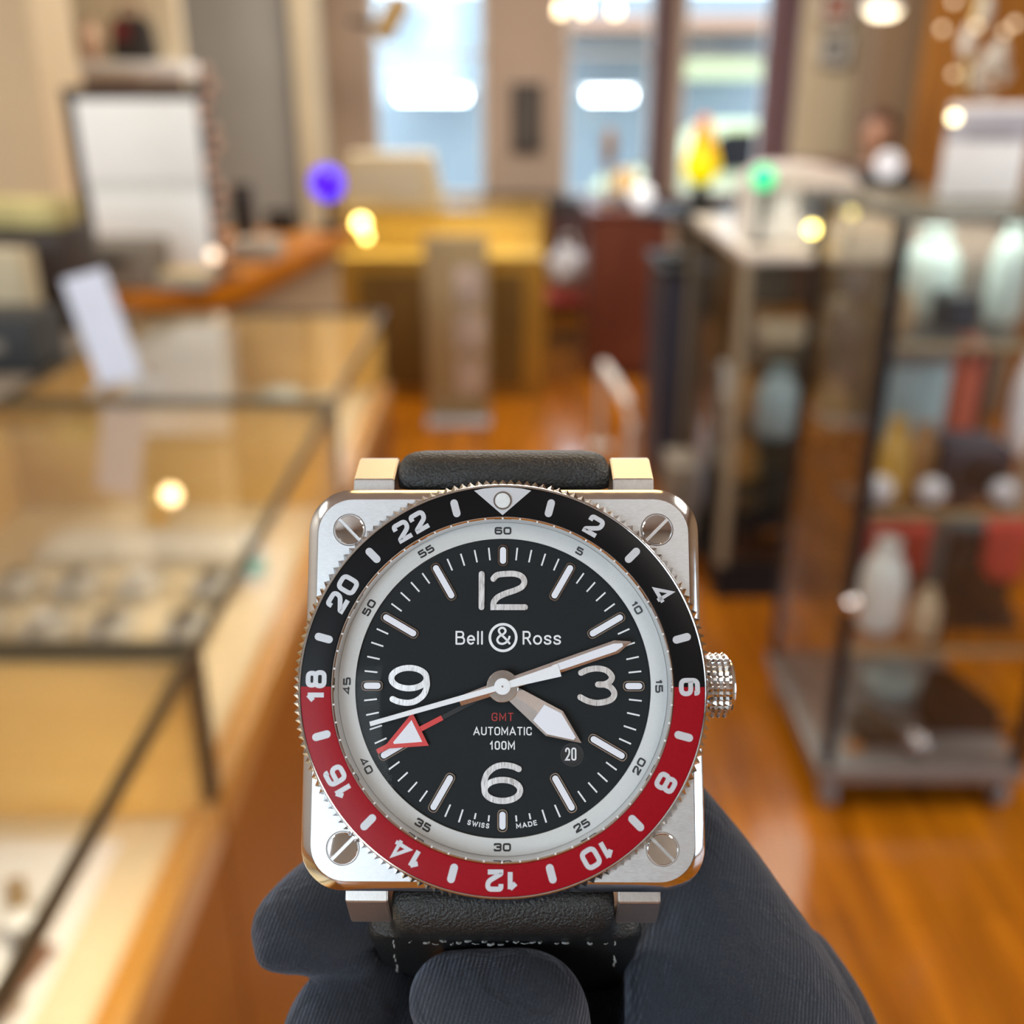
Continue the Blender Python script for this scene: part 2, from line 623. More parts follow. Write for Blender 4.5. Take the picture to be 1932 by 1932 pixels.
# crystal chandelier in the orange alcove
pc = P(1855, -60, 5.6)
t = thing('chandelier', 'crystal chandelier glittering in front of the orange wood alcove', 'chandelier', pc)
bm = bmesh.new()
tube(bm, [(0, 0, -.55), (0, 0, .7)], .014)
obj('stem', bm, mat('brass', (.55, .36, .12), rough=.25, metal=1), t)
m_drop = mat('crystal_drop', (.75, .72, .66), rough=.12, spec=.9, vary=.1, scale=20)
m_spark = glow('lit_candle_bulb', (1, .72, .40), 1.6)
rr = random.Random(5)
for (u, v, big) in ((1778, 55, 1), (1895, 60, 1), (1800, 140, 1), (1868, 138, 1), (1855, 172, 1), (1800, 2, 1), (1915, 45, 1), (1842, 50, 1)):
    p = P(u, v, 5.6 + rr.uniform(-.12, .12)) - pc
    bm = bmesh.new()
    bmesh.ops.create_icosphere(bm, subdivisions=2, radius=.017, matrix=Matrix.Translation(p))
    obj('candle_bulb', bm, m_spark, t)
for k, (u, v, r, h) in enumerate(((1858, 20, .045, .10), (1825, 80, .04, .10), (1885, 105, .05, .10), (1862, 120, .045, .09), (1840, 150, .035, .06), (1895, 140, .035, .06), (1860, 175, .05, .04))):
    p = P(u, v, 5.6) - pc
    bm = bmesh.new()
    lathe(bm, [(0, h), (r * .6, h * .5), (r, 0), (r * .6, -h * .6), (0, -h)], p, 8)
    obj('crystal_drop', bm, m_drop, t)

# ---------------- left counters
m_counter = wood('counter_wood', (.25, .078, .001), (.31, .098, .001), rough=.55, scale=(.8, .8, 4))
m_rail = wood('counter_rail', (.40, .17, .025), (.55, .27, .05), rough=.35, scale=(3, .6, 3))
m_deck = mat('cream_deck', (.66, .54, .36), rough=.7, vary=.04, scale=4)
m_end = wood('honey_board', (.60, .34, .085), (.72, .44, .13), rough=.45, scale=(.8, 3, 5))
m_frame = mat('bronze_frame', (.075, .058, .030), rough=.35, metal=.4, vary=.1, scale=20)
XR, XL, ZT, ZD = -.352, -1.02, .97, .752
UN = [(-.45, 1.0, 'near'), (1.0, 1.97, 'mid'), (1.97, 2.85, 'far')]
UL = {'near': 'nearest glass-topped wooden display counter with watches on white paper inside',
      'mid': 'middle glass-topped display counter holding rows of watches on grey cushions',
      'far': 'farthest glass-topped display counter of the left row, white sheet standing on it'}
for y0, y1, nm in UN:
    t = thing('display_counter', UL[nm], 'counter', (0, y0, 0), group='glass display counters along the left')
    L = y1 - y0
    e = .004
    obj('cabinet', bxs((XL, XR, e, L - e, .06, ZD - .03), (XL + .04, XR - .05, e, L - e, 0, .06)), m_counter, t)
    obj('deck', bxs((XL + .01, XR - .03, e, L - .025, ZD - .03, ZD)), m_deck, t)
    obj('front_rail', bxs((XR - .03, XR + .004, e, L - e, ZD - .05, ZD + .012), bev=.004), m_rail, t)
    obj('end_board', bxs((XL + .012, XR - .012, L - .024, L - .006, ZD, ZT - .012)), m_end, t)
    obj('back_board', bxs((XL, XL + .018, e, L - e, ZD - .03, ZT - .008)), m_end, t)
    s = .009
    fr = bmesh.new()
    box(fr, XR - s, XR, e, L - e, ZT - .014, ZT)
    box(fr, XL, XL + s, e, L - e, ZT - .014, ZT)
    for yy in (e, L - e - s):
        box(fr, XL + s, XR - s, yy, yy + s, ZT - .014, ZT)
    box(fr, XR - s, XR, L - e - s, L - e, ZD + .012, ZT - .014)
    box(fr, XR - s, XR, e, e + s, ZD + .012, ZT - .014)
    obj('metal_frame', fr, m_frame, t)
    obj('glass_top', bxs((XL + s, XR - s, e + s, L - e - s, ZT - .007, ZT - .001)), m_glass, t)
    L2 = bpy.data.lights.new('counter_fill', 'AREA')  # added area light that brightens the inside of the counter
    L2.shape = 'RECTANGLE'
    L2.size, L2.size_y, L2.energy, L2.color = .04, L * .8, (3.2 if nm == 'near' else 1.7) * L, (1, .88, .66)
    o2 = bpy.data.objects.new('counter_fill', L2)
    COL.objects.link(o2)
    o2.location = (XR - .03, y0 + L / 2, ZT - .02)
    o2.rotation_euler = (0, math.radians(40), 0)
    obj('front_glass', bxs((XR - .006, XR - .001, e + s, L - e - s, ZD + .012, ZT - .014)), m_glass, t)

# watches in the counters
m_w_steel = mat('watch_steel', (.62, .62, .62), rough=.25, metal=1, vary=.05, scale=50)
m_w_dial = mat('watch_dial_dark', (.02, .02, .025), rough=.3, vary=.05, scale=50)
m_w_dialw = mat('watch_dial_white', (.75, .75, .74), rough=.35, vary=.05, scale=50)
m_w_strap = mat('watch_strap_brown', (.12, .05, .025), rough=.6, vary=.1, scale=50)
m_cush = mat('grey_cushion', (.50, .46, .41), rough=.85, vary=.08, scale=20)


def small_watch(md_, ms, cushion=True):
    t = thing('display_watch', 'watch', 'watch', (0, 0, -5))
    if cushion:
        bm = bxs((-.034, .034, -.040, .040, 0, .030), bev=.012)
        obj('cushion', bm, m_cush, t)
    zc = .030 if cushion else .004
    bm = bmesh.new()
    lathe(bm, [(0, zc), (.020, zc), (.0215, zc + .004), (.0195, zc + .010), (.017, zc + .0105)], n=24)
    obj('watch_case', bm, m_w_steel, t)
    bm = bmesh.new()
    lathe(bm, [(.0175, zc + .0102), (0, zc + .0108)], n=24)
    obj('dial', bm, md_, t)
    for s_ in (1, -1):
        bm = bmesh.new()
        if cushion:
            pts = [(0, s_ * .018, zc + .004), (0, s_ * .034, zc + .002), (0, s_ * .043, zc - .012), (0, s_ * .043, .004)]
        else:
            pts = [(0, s_ * .018, zc + .004), (0, s_ * .04, zc + .001), (0, s_ * .075, zc)]
        for (xa, ya, za), (xb, yb, zb) in zip(pts, pts[1:]):
            vs = [bm.verts.new(q) for q in ((-.0095, ya, za), (.0095, ya, za), (.0095, yb, zb), (-.0095, yb, zb),
                                            (-.0095, ya, za + .003), (.0095, ya, za + .003), (.0095, yb, zb + .003), (-.0095, yb, zb + .003))]
            for q in ((0, 1, 2, 3), (4, 5, 6, 7), (0, 1, 5, 4), (1, 2, 6, 5), (2, 3, 7, 6), (3, 0, 4, 7)):
                bm.faces.new([vs[i] for i in q])
        obj('watch_strap', bm, ms, t)
    return t


wA = small_watch(m_w_dial, m_w_steel)
wB = small_watch(m_w_dialw, m_w_steel)
wC = small_watch(m_w_dial, m_w_strap, False)
wD = small_watch(m_w_dialw, m_w_steel, False)
first = {}
GMID = 'watches on cushions in the middle counter'
i = 0
for r, y in enumerate((1.10, 1.25, 1.40, 1.55)):
    for c, x in enumerate((-.95, -.84, -.73, -.62, -.51)):
        k = (r * 2 + c) % 3
        src = wA if k else wB
        lb = ('dark-dialled steel watch on a grey cushion inside the middle counter' if k else 'white-dialled steel watch on a grey cushion inside the middle counter')
        loc = (x + rr.uniform(-.008, .008), y, ZD + .001)
        if id(src) not in first:
            first[id(src)] = 1
            src.location = loc
            src['label'], src['group'] = lb, GMID
        else:
            dup(src, loc, 0, lb, GMID)
t = obj('paper_sheet', bxs((-1.0, -.443, .42, .935, ZD + .0005, ZD + .0025)), m_white)
tag(t, 'white paper lining inside the nearest counter under the loose watches', 'paper')
GN = 'loose watches in the nearest counter'
for n_, (x, y, rz, src) in enumerate(((-.50, .80, .5, wD), (-.56, .72, -.3, wC), (-.60, .84, .2, wC), (-.50, .62, .7, wD), (-.475, .70, -.2, wC), (-.57, .60, .3, wD), (-.66, .70, 1.2, wD), (-.49, .52, .1, wC))):
    lb = ('steel watch with white dial lying on white paper inside the nearest counter' if src is wD else 'brown-strapped watch with dark dial lying on white paper inside the nearest counter')
    loc = (x, y, ZD + .003)
    if id(src) not in first:
        first[id(src)] = 1
        src.location = loc
        src.rotation_euler = (0, 0, rz)
        src['label'], src['group'] = lb, GN
    else:
        dup(src, loc, rz, lb, GN)
# small things in the middle counter
q = PZ(322, 955, ZD)
t = thing('gold_reflection_dome', 'small gold dome standing in for a lamp reflection at the back of the middle counter', 'stand', (q.x, 1.86, ZD + .001))  # gold dome put in for a lamp's reflection in the glass top
bm = bmesh.new()
lathe(bm, [(.03, 0), (.03, .012), (.012, .02), (.018, .04), (.022, .055), (.012, .072), (0, .076)], n=20)
obj('dome_body', bm, mat('warm_gold', (.85, .60, .22), rough=.25, metal=.8), t)
t = thing('glass_bottle', 'small white bottle with a turquoise band near the front glass of the middle counter', 'bottle', (-.445, 1.60, ZD + .001))
bm = bmesh.new()
lathe(bm, [(0, 0), (.019, 0), (.020, .06), (.012, .078), (.009, .09), (0, .092)], n=20)
obj('bottle_body', bm, m_white, t)
bm = bmesh.new()
lathe(bm, [(.0206, .018), (.0206, .05)], n=20)
obj('bottle_band', bm, mat('turquoise', (.10, .50, .42), rough=.5), t)
tag(obj('ring_tray', bxs((-.86, -.47, 1.66, 1.78, ZD + .001, ZD + .024), bev=.006), mat('pale_grey_tray', (.60, .55, .48), rough=.8)),
    'pale grey ring tray behind the cushions in the middle counter', 'tray')

# on and in the far counter
t = thing('acrylic_sign', 'leaning white sheet in a clear acrylic stand on the far left counter', 'sign', (-.80, 2.04, ZT))
bm = bmesh.new()
box(bm, -.045, .045, 0, .004, .004, .225)
bmesh.ops.rotate(bm, verts=bm.verts, cent=(0, 0, 0), matrix=Matrix.Rotation(math.radians(-15), 3, 'Y'))
bmesh.ops.rotate(bm, verts=bm.verts, cent=(0, 0, 0), matrix=Matrix.Rotation(math.radians(-8), 3, 'X'))
bmesh.ops.translate(bm, verts=bm.verts, vec=(0, 0, .016))
obj('white_sheet', bm, mat('cool_white_sheet', (.66, .70, .84), rough=.5), t)
obj('stand_foot', bxs((-.06, .06, -.03, .07, 0, .006)), m_glass, t)
t = thing('storage_box', 'large off-white card box inside the far counter of the left row', 'box', (-.893, 2.62, ZD + .001))
obj('box_body', bxs((-.095, .130, 0, .17, 0, .165), bev=.004), mat('offwhite_card', (.62, .58, .54), rough=.7), t)
obj('box_lid', bxs((-.098, .133, -.003, .173, .165, .19), bev=.004), mat('offwhite_lid', (.64, .60, .55), rough=.7), t)
t = thing('blue_jar', 'small wide jar with a slate blue base inside the far counter', 'jar', (-.60, 2.55, ZD + .001))
r = .052
bm = bmesh.new()
lathe(bm, [(0, 0), (r, .002), (r, .034), (r * .98, .038), (0, .038)], n=24)
obj('jar_base', bm, mat('slate_blue', (.20, .30, .40), rough=.4), t)
bm = bmesh.new()
lathe(bm, [(r * .98, .038), (r * .98, .068), (r * .7, .076), (0, .078)], n=24)
obj('jar_lid', bm, mat('pale_grey_lid', (.48, .48, .42), rough=.4), t)

# ---------------- desk area on the left
m_desk = wood('desk_orange', (.40, .13, .004), (.55, .20, .008), rough=.35, scale=(.7, 3, 3))
bm = bmesh.new()
A_, B_, C_ = P(205, 642, 3.0), P(420, 575, 3.45), P(560, 470, 4.6)
top = [(-2.6, 3.0, A_.z), (A_.x, 3.0, A_.z), (B_.x, 3.45, B_.z), (C_.x, 4.6, B_.z), (-2.2, 4.6, B_.z)]
zt = .985
pl = [(-1.72, 2.90), (-1.08, 2.90), (-.84, 3.25), (-.68, 4.5), (-1.72, 4.5)]
t = thing('desk', 'worktop with an orange wooden edge behind the left counters, cluttered with boxes', 'desk', (0, 0, 0))
prism(bm, pl, zt - .075, zt)
bmesh.ops.bevel(bm, geom=[e for e in bm.edges if abs(e.verts[0].co.z - e.verts[1].co.z) < 1e-6], offset=.012, segments=2, affect='EDGES')
obj('worktop', bm, m_desk, t)
bm = bmesh.new()
prism(bm, [(-1.68, 2.97), (-1.11, 2.97), (-.90, 3.28), (-.74, 4.44), (-1.68, 4.44)], 0, zt - .075)
obj('desk_base', bm, mat('beige_base', (.46, .36, .24), rough=.7), t)

t = thing('whiteboard', 'large plain white board in a dark frame standing behind the desk', 'board', (0, 3.4, 0))
a, b = P(163, 350, 3.4), P(388, 350, 3.4)
z1, z0 = P(260, 188, 3.4).z, zt + .012
zm = P(260, 352, 3.4).z
obj('white_panel', bxs((a.x, b.x, 0, .02, zm + .015, z1), (a.x + .006, b.x + .002, .002, .02, z0, zm - .02), bev=.003), mat('cool_white_board', (.84, .88, .90), rough=.45, vary=.02), t)
obj('panel_joint', bxs((a.x, b.x, .004, .02, zm - .02, zm + .015)), mat('grey_joint', (.68, .72, .72), rough=.5), t)
fm = .035
obj('board_frame', bxs((a.x - fm, b.x + fm, .02, .06, z1 - .02, z1 + fm), (a.x - fm, a.x, .0, .06, z0, z1 + fm), (b.x, b.x + .02, .0, .06, z0, z1 + fm)), m_dark, t)
for xl in (a.x + .1, b.x - .15):
    obj('board_leg', bxs((xl, xl + .05, .03, .09, zt + .001, z0 + .05)), m_black, t)

def clutter(name, label, cat, u0, u1, v0, v1, y, d, m, bev=.01, zbase=None, part=None):
    a, b = P(u0, (v0 + v1) / 2, y), P(u1, (v0 + v1) / 2, y)
    z1, z0 = P(u0, v0, y).z, P(u0, v1, y).z
    if zbase is not None:
        z0 = zbase
    t = thing(name, label, cat, ((a.x + b.x) / 2, y, z0))
    w, h = (b.x - a.x) / 2, z1 - z0
    obj('box_body', bxs((-w, w, 0, d, 0, h), bev=min(bev, w * .4, h * .3, d * .3)), m, t)
    if part:
        part(t, w, h, d)
    return t


m_scr = mat('dark_screen', (.035, .04, .042), rough=.2)
m_grey = mat('warm_grey', (.20, .18, .155), rough=.6, vary=.2, scale=15)
def face(m, k=.8):
    return lambda t, w, h, d: obj('front_panel', bxs((-w * k, w * k, -.004, .002, h * (1 - k), h * k)), m, t)


clutter('monitor', 'small dark monitor on the desk right of the whiteboard', 'monitor', 503, 556, 398, 455, 4.35, .06, m_black, zbase=zt, part=face(m_scr))
clutter('speaker', 'slim tall black speaker right of the whiteboard', 'speaker', 438, 470, 348, 445, 4.2, .09, mat('speaker_brown', (.025, .016, .012), rough=.5), zbase=zt, part=face(m_black, .85))
clutter('desk_box', 'low grey equipment case in front of the whiteboard', 'box', 130, 285, 462, 560, 3.08, .20, m_grey, zbase=zt, part=lambda t, w, h, d: obj('handle', bxs((-.05, .05, -.015, 0, h * .6, h * .6 + .015)), m_black, t))
clutter('desk_tray', 'grey tray of papers on the desk below the whiteboard', 'tray', 292, 390, 525, 560, 3.06, .16, mat('tray_grey', (.28, .27, .24), rough=.6), zbase=zt, part=lambda t, w, h, d: obj('paper_stack', bxs((-w * .85, w * .85, .02, d - .02, h, h + .012)), mat('yellowed_paper', (.60, .46, .24), rough=.7), t))
clutter('parcel', 'pale crumpled parcel at the right end of the desk', 'parcel', 432, 520, 458, 520, 3.60, .16, mat('pale_parcel', (.40, .37, .32), rough=.7, vary=.3, scale=12), zbase=zt, part=lambda t, w, h, d: obj('tape', bxs((-w * .15, w * .15, -.002, d + .002, h * .9, h + .002)), mat('tape', (.30, .22, .14), rough=.4), t))
# string of beads on a stand beside the board
bx = P(404, 350, 3.30)
t = thing('bead_string', 'string of pinkish beads hanging beside the right edge of the whiteboard', 'beads', (bx.x, 3.30, zt + .001))
bm = bmesh.new()
lathe(bm, [(0, 0), (.05, 0), (.05, .012), (.006, .016), (.006, .62), (0, .622)], n=14)
obj('stand', bm, m_dark, t)
m_bead = mat('pink_bead', (.50, .30, .22), rough=.25, vary=.3, scale=60)
for k in range(14):
    bm = bmesh.new()
    bmesh.ops.create_icosphere(bm, subdivisions=2, radius=.017, matrix=Matrix.Translation((.018 * math.sin(k * 1.7) + .012, -.02, .60 - k * .042)))
    obj('bead', bm, m_bead, t)
bp_ = P(403, 483, 3.24)
bm = bmesh.new()
lathe(bm, [(0, .022), (.014, .014), (.018, 0), (.012, -.014), (0, -.018)], n=16)
obj('bead_lamp', bm, glow('warm_bead_light', (1, .72, .48), 2.2), t).location = (bp_.x - bx.x, -.06, bp_.z - zt)
# wall shelf with bags
a, b = P(84, 130, 5.45), P(350, 130, 5.45)
z1 = P(200, 116, 5.45).z
t = thing('wall_shelf', 'white wall shelf above the whiteboard carrying two dark bags', 'shelf', ((a.x + b.x) / 2, 5.45, z1))
w = (b.x - a.x) / 2
obj('shelf_board', bxs((-w, w, 0, .25, -.075, 0), bev=.02), m_white, t)
obj('bracket', bxs((-w * .6, -w * .6 + .03, .05, .25, -.2, -.075), (w * .3, w * .3 + .03, .05, .25, -.2, -.075)), m_cream, t)
def bag(u0, u1, v0, y, label, m, m2):
    a, b = P(u0, 80, y), P(u1, 80, y)
    zz = P(u0, v0, y).z
    t = thing('handbag', label, 'bag', ((a.x + b.x) / 2, y, z1))
    w, h = (b.x - a.x) / 2, zz - z1
    bm = bmesh.new()
    box(bm, -w, w, 0, .12, 0, h)
    for v in bm.verts:
        if v.co.z > h * .5:
            v.co.x *= .72
    bmesh.ops.bevel(bm, geom=bm.edges[:], offset=.02, segments=2, affect='EDGES')
    obj('bag_body', bm, m, t)
    bm = bmesh.new()
    tube(bm, [(-w * .4, .05, h - .02), (-w * .3, .05, h + .05), (w * .3, .05, h + .05), (w * .4, .05, h - .02)], .008)
    obj('handle', bm, m2, t)
    obj('flap', bxs((-w * .7, 0, -.008, .0, h * .5, h * .85)), m2, t)


bag(86, 136, 25, 5.5, 'dark slate bag at the left end of the white wall shelf', mat('slate_bag', (.05, .052, .055), rough=.6), m_black)
bag(202, 288, 30, 5.5, 'black bag with a crimson flap near the right end of the wall shelf', mat('black_bag', (.035, .03, .028), rough=.6), mat('crimson', (.20, .02, .03), rough=.6))
p0 = P(160, 70, 5.5)
t = thing('vase', 'round pinkish vase between the two bags on the wall shelf', 'vase', (p0.x, 5.56, z1))
bm = bmesh.new()
lathe(bm, [(0, 0), (.04, 0), (.062, .06), (.055, .12), (.03, .16), (.034, .185), (.026, .183), (.024, .16), (0, .15)], n=24)
obj('vase_body', bm, mat('pink_glaze', (.62, .40, .27), rough=.35), t)
# far left work bench
zb_ = .965
t = thing('workbench', 'grey-brown workbench behind the left counters at the far left edge', 'bench', (0, 0, 0))
obj('bench_top', bxs((-1.95, -1.045, 1.4, 2.86, zb_ - .04, zb_), bev=.006), mat('bench_grey', (.20, .17, .14), rough=.5, vary=.15), t)
obj('bench_body', bxs((-1.92, -1.09, 1.45, 2.83, 0, zb_ - .04)), m_dark, t)
zb_ += .001
clutter('side_cabinet', 'dark cabinet at the far left edge with a yellowish cloth on top', 'cabinet', -140, 118, 440, 560, 2.60, .24, m_dark, zbase=zb_,
        part=lambda t, w, h, d: obj('folded_cloth', bxs((-w * .8, w * .92, .05, d - .03, h, h + .07), bev=.02), mat('olive_cloth', (.46, .40, .18), rough=.9, vary=.35, scale=10), t))
clutter('cushion', 'pale beige cushion standing at the far left edge on the workbench', 'cushion', -60, 50, 470, 620, 2.42, .09, mat('beige_cushion', (.46, .40, .28), rough=.9), bev=.03, zbase=zb_,
        part=lambda t, w, h, d: obj('piping', bxs((-w * .9, w * .9, .040, .050, h - .002, h + .006)), m_black, t))
clutter('tool_box', 'flat black tool case at the far left edge in front of the beige cushion', 'case', -90, 62, 600, 660, 2.18, .16, mat('black_case', (.02, .022, .024), rough=.6), zbase=zb_,
        part=lambda t, w, h, d: obj('latch', bxs((-.02, .02, -.006, 0, h * .4, h * .6)), m_grey, t))
t = thing('blue_cloth', 'folded dark blue cloth at the far left edge beside the tan counter frame', 'cloth', (-1.20, 1.86, zb_))
bm = bxs((-.16, .11, -.10, .12, 0, .02), bev=.008)
obj('cloth_layer', bm, mat('denim_blue', (.05, .085, .18), rough=.85, vary=.2, scale=20), t)
obj('cloth_fold', bxs((-.15, .06, -.08, .11, .02, .034), bev=.006), mat('denim_blue_fold', (.055, .09, .19), rough=.85, vary=.2, scale=20), t)

# ---------------- centre: gold counter, sign stand, things on it
m_gold = mat('gold_laminate', (.42, .24, .035), rough=.35, metal=.25, vary=.10, scale=4)
m_goldd = mat('dark_gold_panel', (.15, .085, .014), rough=.5, vary=.15, scale=4)
a, b = P(632, 600, 5.3), P(1030, 600, 5.3)
zt2 = P(800, 398, 5.3).z
t = thing('gold_counter', 'gold-trimmed display counter with a lit glass top in the middle of the shop', 'counter', ((a.x + b.x) / 2, 5.3, 0))
w = (b.x - a.x) / 2
zg = P(800, 490, 5.3).z
obj('cabinet', bxs((-w, w, .02, .55, 0, zg)), m_gold, t)
obj('side_panel', bxs((-w + .13, -.02, 0, .025, .06, zg - .07), (w - .36, w - .12, 0, .025, .06, zg - .07)), m_goldd, t)
obj('top_frame', bxs((-w, w, 0, .02, zt2 - .025, zt2), (-w, w, .53, .55, zt2 - .025, zt2), (-w, -w + .02, .02, .53, zt2 - .025, zt2), (w - .02, w, .02, .53, zt2 - .025, zt2),
    (-w, -w + .02, 0, .02, zg, zt2), (w - .02, w, 0, .02, zg, zt2), (-w, -w + .02, .53, .55, zg, zt2), (w - .02, w, .53, .55, zg, zt2)), m_gold, t)
obj('glass_top', bxs((-w + .02, w - .02, .02, .53, zt2 - .012, zt2 - .004)), m_glass, t)
obj('glass_front', bxs((-w + .02, w - .02, .004, .010, zg, zt2 - .025)), m_glass, t)
obj('gold_lining', bxs((-w + .02, w - .02, .40, .53, zg, zt2 - .03), (-w + .02, w - .02, .02, .40, zg, zg + .01)), mat('yellow_lining', (.62, .42, .11), rough=.5, vary=.08, scale=6), t)
m_lamp = glow('warm_counter_lamp', (1.0, .72, .18), 14)
for u, v in ((680, 422), (690, 447)):
    p = P(u, v, 5.42)
    bm = bmesh.new()
    bmesh.ops.create_icosphere(bm, subdivisions=2, radius=.034 if v < 430 else .018, matrix=Matrix.Translation((p.x - (a.x + b.x) / 2, .14, p.z)))
    obj('counter_lamp', bm, m_lamp, t)
L_ = bpy.data.lights.new('counter_strip', 'AREA')
L_.shape = 'RECTANGLE'; L_.size, L_.size_y, L_.energy, L_.color = .95, .05, 7, (1, .78, .30)
L_.energy = 2
lo = bpy.data.objects.new('counter_strip', L_); COL.objects.link(lo)
lo.location = ((a.x + b.x) / 2, 5.36, zt2 - .03); lo.rotation_euler = (math.radians(35), 0, 0)

a, b = P(640, 340, 5.45), P(832, 340, 5.45)
t = thing('beige_machine', 'boxy cream machine with a sloping side on the gold counter', 'machine', ((a.x + b.x) / 2, 5.45, zt2))
w, h = (b.x - a.x) / 2, P(700, 292, 5.45).z - zt2
bm = bmesh.new()
prism(bm, [(-w, 0), (w, 0), (w * .80, h * .95), (w * .7, h), (-w * .85, h)], 0, .32)
for v in bm.verts:
    v.co = Vector((v.co.x, v.co.z, v.co.y))
obj('housing', bm, mat('cream_plastic', (.58, .48, .30), rough=.5), t)
obj('front_plate', bxs((-w * .75, w * .62, -.008, .01, h * .18, h * .8)), mat('pale_plate', (.55, .49, .37), rough=.5), t)

a, b = P(802, 600, 4.9), P(922, 600, 4.9)
t = thing('sign_stand', 'narrow beige floor sign with a row of grey pictures before the gold counter', 'sign', ((a.x + b.x) / 2, 4.9, 0))
w, h = (b.x - a.x) / 2, P(860, 445, 4.9).z
obj('board', bxs((-w, w, 0, .035, .02, h), bev=.01), mat('khaki_board', (.38, .30, .16), rough=.6), t)
m_pic = mat('pale_pictures', (.50, .44, .40), rough=.5, vary=.4, scale=12)
for k in range(3):
    z0 = h - .10 - (k + 1) * .22
    obj('picture', bxs((-w * .05, w * .85, -.006, .0, z0, z0 + .18)), m_pic, t)
obj('foot', bxs((-w, w, -.12, .15, 0, .02)), mat('pale_blue_foot', (.45, .47, .55), rough=.4), t)

# small blue light
p = P(617, 345, 4.4)
t = thing('blue_light', 'small glowing violet-blue lamp on a black post left of the cream machine', 'lamp', (p.x, 4.4, zt))
h = p.z - zt
bm = bmesh.new()
lathe(bm, [(0, 0), (.05, 0), (.05, .015), (.012, .02), (.012, h - .03), (.03, h - .025), (0, h - .02)], n=16)
obj('post', bm, m_black, t)
bm = bmesh.new()
bmesh.ops.create_icosphere(bm, subdivisions=3, radius=.068, matrix=Matrix.Translation((0, 0, h)))
obj('bulb', bm, mat('violet_blue_light', (.03, 0, .2), rough=.4, emit=(.05, 0, 1.0), estr=1.6), t)

# under the windows
a, b = P(918, 400, 7.5), P(1180, 400, 7.5)
t = thing('low_bookcase', 'low dark cabinet under the window wall behind the gold counter', 'cabinet', ((a.x + b.x) / 2, 7.45, 0))
w, h = (b.x - a.x) / 2, P(1000, 376, 7.45).z
obj('cabinet_body', bxs((-w, w, 0, .45, .05, h), (-w, w, .03, .45, 0, .05)), m_dark, t)
obj('door', bxs((-w + .02, -.01, -.012, 0, .08, h - .05)), m_dark, t)
obj('door', bxs((.01, w - .02, -.012, 0, .08, h - .05)), m_dark, t)
a, b = P(1040, 500, 6.3), P(1112, 500, 6.3)
def chair():
    t = thing('chair', 'dark wooden chair with a red seat beside the brown cabinet', 'chair', ((a.x + b.x) / 2, 6.3, 0))
    w = (b.x - a.x) / 2 + .06
    zs = P(1070, 560, 6.3).z
    obj('seat', bxs((-w, w, 0, .42, zs - .06, zs), bev=.02), mat('red_seat', (.36, .045, .03), rough=.7), t)
    for x in (-w + .02, w - .02):
        for y in (.03, .39):
            obj('leg', bxs((x - .018, x + .018, y - .018, y + .018, 0, zs - .06)), m_dark, t)
    obj('backrest', bxs((-w, w, .39, .42, zs + .02, zs + .42), bev=.01), mat('chair_wood', (.05, .012, .012), rough=.4), t)


chair()
q = P(1078, 470, 6.1)
t = thing('gift_bag', 'crumpled white bag resting on the dark chair beside the brown cabinet', 'bag', (q.x, 6.44, P(1070, 560, 6.3).z + .001))
bm = bmesh.new()
bmesh.ops.create_icosphere(bm, subdivisions=3, radius=.12)
for v in bm.verts:
    v.co.z = v.co.z * 1.2 + .14
    v.co.x *= 1.05
    v.co += v.co.normalized() * .02 * math.sin(v.co.x * 40) * math.cos(v.co.z * 35)
    v.co.z = max(0, v.co.z)
obj('bag_body', bm, mat('white_bag', (.55, .55, .62), rough=.6), t)
bm = bmesh.new()
tube(bm, [(-.05, 0, .25), (-.03, 0, .35), (.03, 0, .35), (.05, 0, .25)], .008)
obj('handle', bm, m_white, t)

m_mahog = wood('mahogany', (.10, .022, .010), (.155, .038, .016), rough=.4, scale=(4, 4, .8))
a, b = P(1112, 500, 5.7), P(1258, 500, 5.7)
t = thing('mahogany_cabinet', 'plain reddish brown cabinet below the middle window', 'cabinet', ((a.x + b.x) / 2, 5.7, 0))
w, h = (b.x - a.x) / 2, P(1180, 398, 5.7).z
obj('cabinet_body', bxs((-w, w, 0, .5, .04, h - .025), (-w + .02, w - .02, .03, .5, 0, .04)), m_mahog, t)
obj('cabinet_top', bxs((-w - .02, w + .02, -.02, .52, h - .025, h), bev=.006), m_mahog, t)
obj('door', bxs((-w + .015, w - .015, -.014, 0, .07, h - .05)), m_mahog, t)
# items on it
q = P(1146, 395, 5.9)
t = thing('statuette', 'slender brown statuette on the mahogany cabinet before the middle window', 'statuette', (q.x, 5.9, h))
hh = P(1146, 238, 5.9).z - h
bm = bmesh.new()
lathe(bm, [(0, 0), (.05, 0), (.05, .02), (.018, .03), (.016, hh * .5), (.03, hh * .6), (.038, hh * .75), (.03, hh * .9), (.012, hh * .97), (0, hh)], n=16)
obj('figure', bm, mat('bronze_brown', (.28, .14, .04), rough=.4), t)
bm = bmesh.new()
lathe(bm, [(0, 0), (.07, 0), (.07, .015), (0, .016)], n=20)
obj('base', bm, m_dark, t)
q = P(1190, 345, 5.85)
t = thing('table_lamp', 'small amber-shaded lamp on the mahogany cabinet', 'lamp', (q.x - .02, 5.98, h))
bm = bmesh.new()
lathe(bm, [(0, 0), (.05, 0), (.045, .02), (.012, .03), (.012, q.z - h - .05), (0, q.z - h - .04)], n=16)
obj('base', bm, m_dark, t)
bm = bmesh.new()
lathe(bm, [(.03, -.06), (.075, -.05), (.05, .06), (.03, .065)], (0, 0, q.z - h), 20)
obj('lamp_shade', bm, mat('amber_shade', (.60, .40, .18), rough=.5, emit=(.9, .55, .2), estr=.35), t)
q = P(1207, 380, 5.6)
